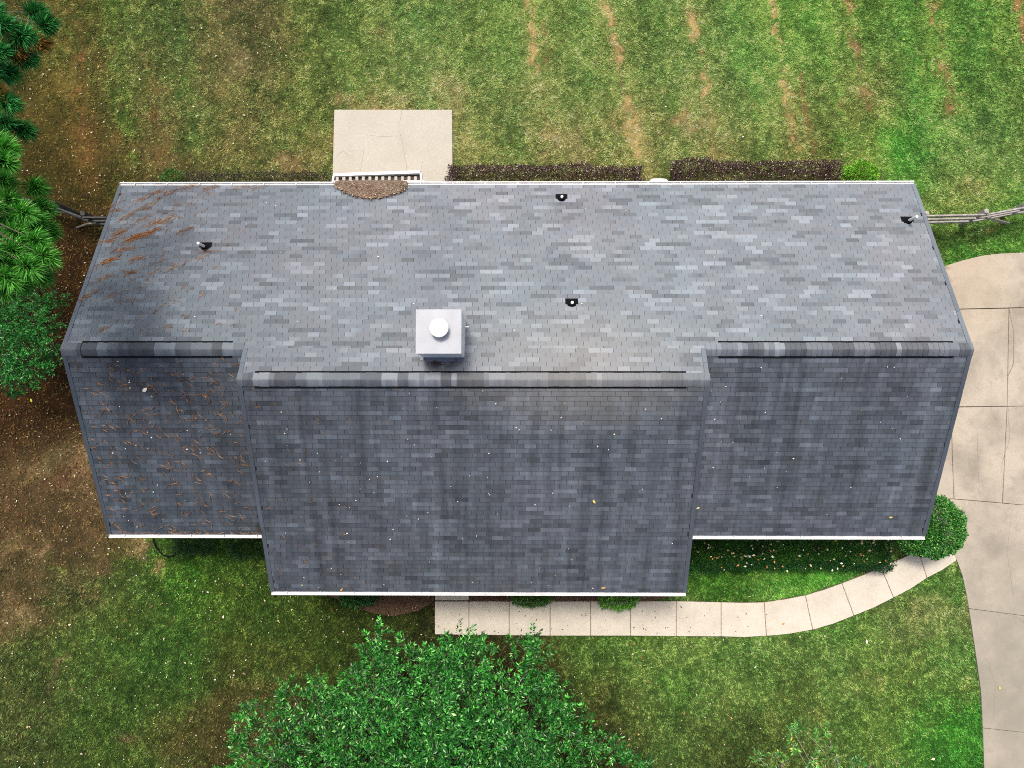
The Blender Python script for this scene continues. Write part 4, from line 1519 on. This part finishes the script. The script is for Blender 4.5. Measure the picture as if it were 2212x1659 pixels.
for px in range(520, 1420, 95):
    for py in (1730, 1830, 1950):
        front.append((px + rng.normal(0, 15), py + rng.normal(0, 12), 4.2 + 1.8 * math.cos((px - 950) / 520) - .4 * (py > 1900), .85))
GRN = [(.030, .190, .022), (.016, .120, .015), (.080, .330, .045), (.009, .066, .010), (.24, .52, .16)]
front = [(a_, b_, c_ + rng.normal(0, .25), r_ * (.88 if r_ > .4 else 1.12)) for a_, b_, c_, r_ in front]
front += [(px + rng.normal(0, 14), py + 14, z - 1.4, r_ * 1.0) for px, py, z, r_ in list(front) if r_ >= .42]
tb_ = at(960, 1780, 0)
broadleaf("broadleaf_tree", "big dark green broadleaf tree at the foot of the front lawn", tb_, cl(front), GRN, [4, 3.2, 2.2, 2.4, .7], .100, 2100, 8)

twigs = [(1672, 1628, 4, .22), (1690, 1655, 4, .28), (1712, 1575, 4, .14), (1730, 1570, 4, .12), (1770, 1590, 3.8, .13), (1790, 1582, 3.8, .12), (1640, 1640, 3.9, .16), (1760, 1640, 4.2, .18), (1808, 1640, 4, .20), (1845, 1650, 4, .26), (1880, 1662, 3.9, .26),
         (1940, 1655, 3.6, .20), (1715, 1610, 4, .12), (1800, 1700, 4.2, .5), (1900, 1720, 4, .5), (1700, 1720, 4, .5)]
broadleaf("sapling", "half bare young tree with pale twigs at the foot of the lawn near the drive", at(1800, 1760, 0), cl(twigs), [(.07, .24, .04), (.04, .15, .03), (.16, .30, .05), (.50, .38, .07)], [4, 3, 1.2, .4], .10, 900, 6, fork=1.6, twig_m='twig', trunk_r=.06)

under = [(40, 640, 2.0, .45), (95, 655, 1.9, .40), (120, 640, 1.8, .26), (20, 690, 2.4, .55), (75, 700, 2.3, .5), (110, 700, 2.0, .32), (30, 750, 2.6, .6), (85, 745, 2.3, .45), (115, 770, 2.0, .32), (60, 790, 2.4, .5), (100, 795, 2.0, .30), (20, 810, 2.2, .45), (62, 820, 2.0, .3),
         (-40, 700, 2.8, .8), (-60, 800, 2.6, .7), (20, 843, 1.3, .22), (35, 850, 1.2, .18)]
broadleaf("broadleaf_tree", "dark small leaved bush like tree with yellow flecks below the pine", at(-10, 745, 0), cl(under), [(.026, .200, .028), (.014, .110, .015), (.060, .31, .05), (.55, .42, .10)], [4, 3, 1.6, .05], .080, 3600, 8, fork=.7, trunk_r=.07)

# pine: brushes of long needles on the ends of limbs
tufts = [(12, 51, 9.4), (-15, 20, 9.4), (55, 76, 9.2), (105, 52, 8.0), (82, 24, 7.8), (88, 90, 7.6), (36, 108, 9.0), (60, 126, 8.8), (0, 110, 9.3), (22, 158, 8.8), (-10, 150, 9), (22, 222, 8.6), (-5, 205, 8.6), (16, 266, 7.6), (56, 282, 7.4), (18, 322, 9.0), (14, 352, 9.2),
         (14, 392, 8.0), (28, 434, 8.6), (58, 462, 8.8), (98, 450, 8.0), (108, 500, 8.0), (80, 478, 8.4), (12, 492, 8.6), (40, 508, 8.9), (86, 524, 9.0), (104, 558, 9.2), (40, 548, 9.2), (70, 582, 9.4), (90, 598, 9.0), (24, 605, 9.4), (8, 566, 9.2), (-20, 540, 9.5), (-20, 440, 9), (-30, 330, 9.4), (-35, 240, 9.2), (-30, 600, 9.2), (60, 540, 9.0), (16, 630, 8.8), (50, 612, 9.0)]
tufts += [(px - rng.uniform(5, 30), py + rng.normal(0, 18), z - rng.uniform(.3, 1.0)) for px, py, z in list(tufts) if py > 300]
pb = at(-190, 330, 0)
pine = thing("pine_tree", "tall pine reaching into the upper left with bright long needle brushes", "tree", (pb[0], pb[1], 0))
b = MB()
b.tube([(0, 0, -.1), (.1, .0, 4), (.05, .1, 8), (0, .05, 12)], [.26, .21, .15, .06], 10)
PP, DDr, LL, CC = [], [], [], []
for px, py, z in tufts:
    tip = at(px, py, z)
    loc = tip - np.array([pb[0], pb[1], 0])
    st_ = np.array([.05, .05, z - rng.uniform(.2, 1.2)])
    ax = unit(loc - st_)
    ax = unit(ax + np.array([0, 0, .25]))
    limb(b, st_, loc - ax * .12, .035, .012, .03, 6)
    n_ = 430
    t = rng.random(n_) ** .8
    ba = loc - ax * (.02 + t[:, None] * .26)
    th = unit(rng.normal(0, 1, (n_, 3)))
    th = unit(th - (th @ ax)[:, None] * ax * .9)
    spread = .25 + .90 * t + rng.normal(0, .12, n_)
    d_ = unit(ax * np.cos(spread)[:, None] + th * np.sin(spread)[:, None])
    PP.append(ba); DDr.append(d_)
    LL.append(rng.uniform(.24, .40, n_))
    brown = (py in (108,) or (px, py) in ((-5, 205), (88, 90)))
    base = np.array([.125, .46, .065]) if py > 300 else np.array([.065, .34, .085])
    if py in (266, 282, 52, 24):
        base = base * .7
    if brown:
        base = np.array([.36, .20, .05])
    CC.append(base * np.exp(rng.normal(0, .42, (n_, 1))) * (1 + rng.normal(0, .06, (n_, 3))))
b.build("trunk", M['bark'], pine)
PP, DDr, LL, CC = np.concatenate(PP), np.concatenate(DDr), np.concatenate(LL), np.concatenate(CC)
link("crown", leaf_mesh("crown", PP, DDr, LL, np.full(len(LL), .0085), np.clip(CC, .002, .6), M['needle'], .3, .0), pine)

# ------------------------------------------------------------------ litter


def flat_leaves(name, X, Y, Z, nrm, size, cols, probs, mat_, aspect=(.45, .75)):
    """small dry leaves lying on a surface with normal nrm"""
    n_ = len(X)
    a = rng.uniform(0, 2 * np.pi, n_)
    nrm = np.array(nrm, float)
    e1 = unit(np.cross(nrm, [0, 1, .001]))
    e2 = np.cross(nrm, e1)
    D_ = np.cos(a)[:, None] * e1 + np.sin(a)[:, None] * e2 + rng.normal(0, .12, (n_, 1)) * nrm
    P_ = np.stack([X, Y, Z], 1) + nrm * rng.uniform(.004, .02, (n_, 1))
    return leaf_mesh(name, P_, D_, size, size * rng.uniform(*aspect, n_), palette(n_, cols, probs, .2), mat_, 1.8, .08)


def lawn_density(px, py):
    """fallen leaves per place: thick on the left and front lawns, thin at the back"""
    d_ = np.where(py > 1250, .95, .12)
    d_ = np.where((py < 500) & (px < 650), .55, d_)
    d_ = np.where((py < 1250) & (px < 300), .85, d_)
    d_ = np.where((py > 1330) & (px > 1250), .62, d_)
    d_ = np.where((px > 1750) & (py > 1250), .30, d_)
    return d_


nl = 8000
lx, ly = rng.uniform(-16.5, 16.5, nl), rng.uniform(-13.2, 11, nl)
lp = project(np.stack([lx, ly, np.zeros(nl)], 1))
ok = (~paved(lx, ly)) & (rng.random(nl) < lawn_density(lp[:, 0], lp[:, 1]) * (.35 + 1.1 * fbm(lx * .8, ly * .8, 99, 3)))
lx, ly = lx[ok], ly[ok]
PALE = [(.52, .48, .34), (.66, .63, .52), (.42, .24, .10), (.34, .10, .05), (.55, .45, .12), (.20, .12, .06)]
me = flat_leaves("fallen_leaves", lx, ly, np.full(len(lx), .045), (0, 0, 1), rng.uniform(.028, .062, len(lx)) * np.exp(rng.normal(0, .25, len(lx))), PALE, [5, 2, 1.6, .5, .5, 2], M['dead'])
tag(link("fallen_leaves", me), "pale dry leaves strewn thinly over the lawns and bare soil", "leaves", kind="stuff")

# on the front hedge and the shrubs beside it
n_ = 125
hx, hy = rng.uniform(h4a[0] + .1, h4b[0] - .05, n_), rng.uniform(at(1700, 1233, .55)[1] + .05, -4.9, n_)
me = flat_leaves("hedge_leaves", hx, hy, np.full(n_, .72), (0, 0, 1), rng.uniform(.05, .11, n_), [(.62, .52, .28), (.70, .62, .46), (.42, .18, .07), (.60, .34, .08)], [4, 3, 2, 1], M['dead'])
tag(link("hedge_leaves", me), "tan and orange leaves caught on top of the front hedge", "leaves", kind="stuff")

# bark chips on the mulch and loose soil crumbs by the left gable
n_ = 9000
X_, Y_ = rng.uniform(-5.4, 4.5, n_), rng.uniform(-7.8, -5.9, n_)
ok = inside(X_, Y_, mb1) | inside(X_, Y_, mb2)
X_, Y_ = X_[ok], Y_[ok]
me = flat_leaves("bark_chips", X_, Y_, np.full(len(X_), .03), (0, 0, 1), rng.uniform(.03, .09, len(X_)), [(.105, .062, .036), (.06, .038, .024), (.17, .105, .06), (.42, .32, .20)], [4, 4, 2, .35], M['dead'], (.25, .5))
tag(link("bark_chips", me), "red brown bark chips in the beds before the middle block", "mulch", kind="stuff")
n_ = 26000
X_, Y_ = rng.uniform(-16.5, -9.5, n_), rng.uniform(-9, 10.5, n_)
cc_, dd_ = lawn(X_, Y_)
ok = (rng.random(n_) < dd_ * np.where(Y_ > 5.2, .35, .8)) & ~paved(X_, Y_)
X_, Y_ = X_[ok], Y_[ok]
me = flat_leaves("soil_litter", X_, Y_, np.full(len(X_), .0), (0, 0, 1), rng.uniform(.04, .12, len(X_)), [(.090, .064, .018), (.14, .098, .026), (.050, .038, .012), (.22, .165, .055)], [4, 3, 3, 1], M['straw'], (.10, .35))
tag(link("soil_litter", me), "brown pine straw and crumbs over the bare soil left of the house", "litter", kind="stuff")

# pine straw on the left of the roof: loose strands, and combed heaps on the back slope
S_P, S_D, S_L, S_C = [], [], [], []


def strands(px, py, plane, n_, ang_, spread, length, scatter, tone_=1.0):
    p = on_roof(px, py, plane)
    e1 = np.array([1.0, 0, 0])
    if plane == 'north':
        nn, e2 = np.array([0, SP, CP]), np.array([0, CP, -SP])
    else:
        nn, e2 = np.array([0, -SP, CP]), np.array([0, CP, SP])
    a = ang_ + rng.normal(0, spread, n_)
    d_ = np.cos(a)[:, None] * e1 + np.sin(a)[:, None] * e2 + rng.normal(0, .05, (n_, 1)) * nn
    q = rng.normal(0, 1, (n_, 2)) * scatter
    u_ = np.array([math.cos(ang_), math.sin(ang_)])
    v_ = np.array([-u_[1], u_[0]])
    off = q[:, :1] * u_ + q[:, 1:] * v_ * .30
    P_ = p + off[:, :1] * e1 + off[:, 1:] * e2 + nn * rng.uniform(.020, .042, (n_, 1)) - d_ * length * .5
    S_P.append(P_); S_D.append(d_)
    S_L.append(length * rng.uniform(.6, 1.2, n_))
    cols = np.array([(.62, .34, .13), (.50, .24, .09), (.70, .46, .24), (.34, .19, .10)])
    if plane != 'north':
        cols = cols * .55 + np.array([.26, .20, .16]) * .55
    S_C.append(cols[rng.choice(4, n_, p=[.4, .25, .2, .15])] * tone_ * np.exp(rng.normal(0, .18, (n_, 1))))


heaps = [(282, 520, 28, .35), (300, 512, 30, .35), (270, 540, 22, .3), (245, 560, 26, .5), (318, 505, 22, .4), (335, 498, 18, .4), (260, 503, 20, .4), (240, 520, 16, .35), (225, 570, 14, .5), (330, 482, 14, .5), (352, 480, 14, .5), (300, 478, 14, .4), (275, 470, 12, .4),
         (255, 455, 14, .5), (240, 445, 12, .6), (310, 430, 14, .5), (330, 440, 12, .6), (345, 415, 12, .3), (365, 418, 10, .4), (410, 405, 14, .2), (455, 408, 12, .3), (520, 405, 10, .2), (560, 408, 6, .4), (300, 455, 10, .5), (385, 448, 8, .3), (372, 470, 10, .4), (398, 500, 8, .5),
         (412, 495, 8, .3), (285, 590, 10, .5), (300, 560, 10, .4), (230, 600, 8, .5), (190, 640, 14, .6), (245, 640, 5, .5), (260, 650, 4, .5), (300, 560, 6, .4), (310, 620, 6, .4), (370, 580, 6, .6), (340, 585, 5, .4), (225, 710, 8, .7), (380, 650, 3, .6), (430, 560, 6, .2), (450, 545, 8, .4)]
for px, py, n_, an in heaps:
    strands(px, py, 'north', int(n_ * 2.2), an + rng.normal(0, .12), .28, .20, .15, 1.05)
for _ in range(150):
    px, py = rng.uniform(215, 560), rng.uniform(405, 735)
    if px < 262 - (py - 395) * .36 + 10 or rng.random() < (px - 215) / 420:
        continue
    strands(px, py, 'north', rng.integers(2, 6), rng.normal(.5, .5), .35, .18, .06)
for _ in range(400):
    py = rng.uniform(775, 1150)
    lo = 145 + (py - 755) * .25
    px = rng.uniform(lo + 6, 560)
    if px > 520 + (py - 812) * .12:
        continue
    strands(px, py, 'south', rng.integers(2, 6), rng.choice([-1, -.8, .5, -1.3, .1]) + rng.normal(0, .3), .22, .20, .035, .95)
for _ in range(95):
    px, py = 540 + abs(rng.normal(0, 190)), rng.uniform(840, 1275)
    if px > 1460 or px < 535 + (py - 840) * .13:
        continue
    strands(px, py, 'mid', rng.integers(1, 4), rng.choice([-.9, .5, -1.3]) + rng.normal(0, .3), .25, .17, .03, .85)
for px, py, n_ in ((915, 779, 10), (935, 783, 12), (960, 786, 10), (990, 780, 10), (1000, 778, 6)):
    strands(px, py, 'north', n_, rng.normal(.3, .3), .6, .13, .06, .35)
for px in np.linspace(245, 560, 26):     # caught along the left front gutter
    strands(px, 1150, 'south', 4, rng.normal(0, .3), .3, .14, .06)
S_P, S_D, S_L, S_C = map(np.concatenate, (S_P, S_D, S_L, S_C))
me = leaf_mesh("pine_straw", S_P, S_D, S_L, np.full(len(S_L), .0065), np.clip(S_C, .01, .7), M['straw'], 1.5, .05)
tag(link("pine_straw", me), "orange pine needles scattered in strands over the left part of the roof", "pine needles", kind="stuff")

# small pale leaves on the roof
rl = []
for _ in range(210):
    plane = rng.choice(['mid', 'south_r', 'south_l', 'north'], p=[.56, .20, .14, .10])
    if plane == 'mid':
        px, py = rng.uniform(560, 1480), rng.uniform(840, 1272)
        if px < 530 + (py - 840) * .14 or px > 1528 - (py - 840) * .11 or rng.random() < (px - 900) / 1100:
            continue
        p, nn = on_roof(px, py, 'mid'), (0, -SP, CP)
    elif plane == 'south_r':
        px, py = rng.uniform(1530, 2000), rng.uniform(780, 1150)
        if rng.random() < .4:
            continue
        p, nn = on_roof(px, py, 'south'), (0, -SP, CP)
    elif plane == 'south_l':
        px, py = rng.uniform(240, 510), rng.uniform(780, 1150)
        p, nn = on_roof(px, py, 'south'), (0, -SP, CP)
    else:
        px, py = rng.uniform(280, 1950), rng.uniform(410, 740)
        p, nn = on_roof(px, py, 'north'), (0, SP, CP)
    rl.append((p, nn))
X_ = np.array([r_[0] for r_ in rl])
NN = np.array([r_[1] for r_ in rl], float)
n_ = len(X_)
a = rng.uniform(0, 2 * np.pi, n_)
D_ = np.stack([np.cos(a), np.sin(a) * CP, np.sin(a) * -np.sign(NN[:, 1]) * SP], 1)
sz = rng.uniform(.024, .056, n_)
me = leaf_mesh("roof_leaves", X_ + NN * .026, D_, sz, sz * rng.uniform(.45, .75, n_), palette(n_, [(.72, .70, .62), (.66, .58, .36), (.50, .28, .12), (.78, .76, .72)], [4, 2, .8, 2], .15), M['dead'], 2.0, .1)
tag(link("roof_leaves", me), "small pale leaves and petals dotted over the front roof slopes", "leaves", kind="stuff")

# larger single leaves that one can point at


def big_leaf(label, px, py, where, L_, c_):
    p = at(px, py, .052) if where is None else on_roof(px, py, where)
    nn = Vector((0, 0, 1)) if where is None else Vector((0, SP if where == 'north' else -SP, CP))
    b = MB()
    out = [(-.5, 0), (-.3, .18), (0, .27), (.28, .17), (.5, 0), (.28, -.17), (0, -.26), (-.3, -.17)]
    e1 = nn.cross(Vector((0, 1, 0))).normalized()
    e2 = nn.cross(e1)
    t = rng.uniform(0, 6.28)
    vs = []
    for u_, v_ in out:
        uu, vv = (u_ * math.cos(t) - v_ * math.sin(t)) * L_, (u_ * math.sin(t) + v_ * math.cos(t)) * L_
        vs.append(e1 * uu + e2 * vv + nn * (.012 + .05 * abs(v_) * L_ * 4))
    b.prism([tuple(v) for v in vs], tuple(nn * -.003))
    m = plain('dry_leaf', c_, .7, .2, 40)
    o = b.build("fallen_leaf", m)
    o.location = Vector(p) + nn * (.022 if where else 0)
    tag(o, label, "leaf")


big_leaf("yellow rounded leaf lying alone low on the middle front slope", 1283, 1082, 'mid', .13, (.62, .50, .16))
big_leaf("pale white leaf on the straw covered left front slope", 314, 841, 'south', .17, (.72, .68, .56))
big_leaf("yellow leaf lying near the lower edge of the right front slope", 1923, 1116, 'south', .11, (.62, .48, .16))
big_leaf("cream leaf in the valley beside the right edge of the middle block", 1507, 1096, 'south', .10, (.66, .60, .38))
big_leaf("orange leaf stuck at the front gutter left of the step", 738, 1272, 'mid', .11, (.60, .33, .12))
big_leaf("tan curled leaf by the front gutter above the yellow green shrub", 1303, 1268, 'mid', .14, (.50, .32, .14))
big_leaf("pale green leaf on the front lawn below the curved walkway", 1872, 1386, None, .14, (.60, .66, .50))
big_leaf("bright yellow leaf on the bare brown soil left of the house", 68, 865, None, .13, (.62, .60, .05))
big_leaf("orange leaf lying on the curved part of the walkway", 1692, 1347, None, .10, (.52, .24, .05))
big_leaf("yellow leaf on the lower right of the concrete drive", 2159, 1486, None, .10, (.62, .58, .08))

# small dark bits on the walkway
n_ = 75
wx_ = rng.uniform(at(945, 1330)[0], at(1660, 1330)[0], n_)
wy_ = rng.uniform(at(1300, 1370)[1], at(1300, 1305)[1], n_)
me = flat_leaves("walkway_litter", wx_, wy_, np.full(n_, .05), (0, 0, 1), rng.uniform(.03, .09, n_), [(.08, .06, .045), (.14, .11, .08), (.22, .17, .12)], [4, 3, 1], M['dead'], (.2, .45))
tag(link("walkway_litter", me), "small dark leaf bits on the straight part of the walkway", "litter", kind="stuff")

# the heap of straw, bark and dirt at the back eave below the awning
hc = [(700, 396), (720, 394), (800, 394), (882, 398), (884, 404), (872, 418), (850, 424), (830, 430), (800, 433), (770, 429), (740, 418), (724, 408)]
loop = [on_roof(px, py, 'north') for px, py in hc[1:]]
lx2 = [(p[0], p[1]) for p in loop]
V_, F_ = [], []
gxn, gyn = 44, 14
bx0, bx1 = min(p[0] for p in lx2), max(p[0] for p in lx2)
by0, by1 = min(p[1] for p in lx2), YE + .10
idx = {}
for j in range(gyn):
    for i in range(gxn):
        x, y = bx0 + (bx1 - bx0) * i / (gxn - 1), by0 + (by1 - by0) * j / (gyn - 1)
        if inside(np.array([x]), np.array([min(y, YE - .03)]), lx2)[0]:
            e = min(1.0, (1 - abs(2 * i / (gxn - 1) - 1)) * 4) * min(1, (y - by0) / .12 + .2)
            hgt_ = .028 + .05 * e * (.5 + float(fbm(np.array([x * 5]), np.array([y * 5]), 71, 3)[0]))
            idx[i, j] = len(V_)
            V_.append((x, y + hgt_ * SP, ZR - SL * y + hgt_ * CP))
for (i, j), a in idx.items():
    if (i + 1, j) in idx and (i, j + 1) in idx and (i + 1, j + 1) in idx:
        F_.append((a, idx[i + 1, j], idx[i + 1, j + 1], idx[i, j + 1]))
heap = thing("debris_heap", "oval heap of brown pine straw and bark at the back eave below the white awning", "debris", tuple(loop[0]))
hm = link("mound", raw_mesh("mound", np.array(V_) - np.array(loop[0]), F_, None, [plain('leaf_mould', (.155, .115, .085), .95, .5, 30)], True), heap)
n_ = 2600
X_ = rng.uniform(bx0, bx1, n_)
Y_ = rng.uniform(by0, YE + .02, n_)
ok = inside(X_, np.minimum(Y_, YE - .03), lx2)
X_, Y_ = X_[ok], Y_[ok]
edge = np.clip(1 - (Y_ - by0) / .18, 0, 1)
n_ = len(X_)
sz = rng.uniform(.03, .10, n_)
C_ = palette(n_, [(.24, .18, .13), (.16, .105, .07), (.36, .29, .22), (.10, .07, .05), (.62, .55, .44)], [4, 4, 2.5, 2, .25], .2)
C_ += edge[:, None] * np.array([.16, .05, .0]) * rng.random((n_, 1))
a = rng.uniform(0, 6.28, n_)
D_ = np.stack([np.cos(a), np.sin(a) * CP, -np.sin(a) * SP], 1) + rng.normal(0, .15, (n_, 3))
P_ = np.stack([X_, Y_, ZR - SL * Y_], 1) + np.array([0, SP, CP]) * rng.uniform(.05, .10, (n_, 1))
o = link("straw", leaf_mesh("straw", P_ - np.array(loop[0]), D_, sz, sz * rng.uniform(.12, .4, n_), np.clip(C_, .01, .7), M['straw'], 1.2, .05), heap)
tag(o, kind="stuff")
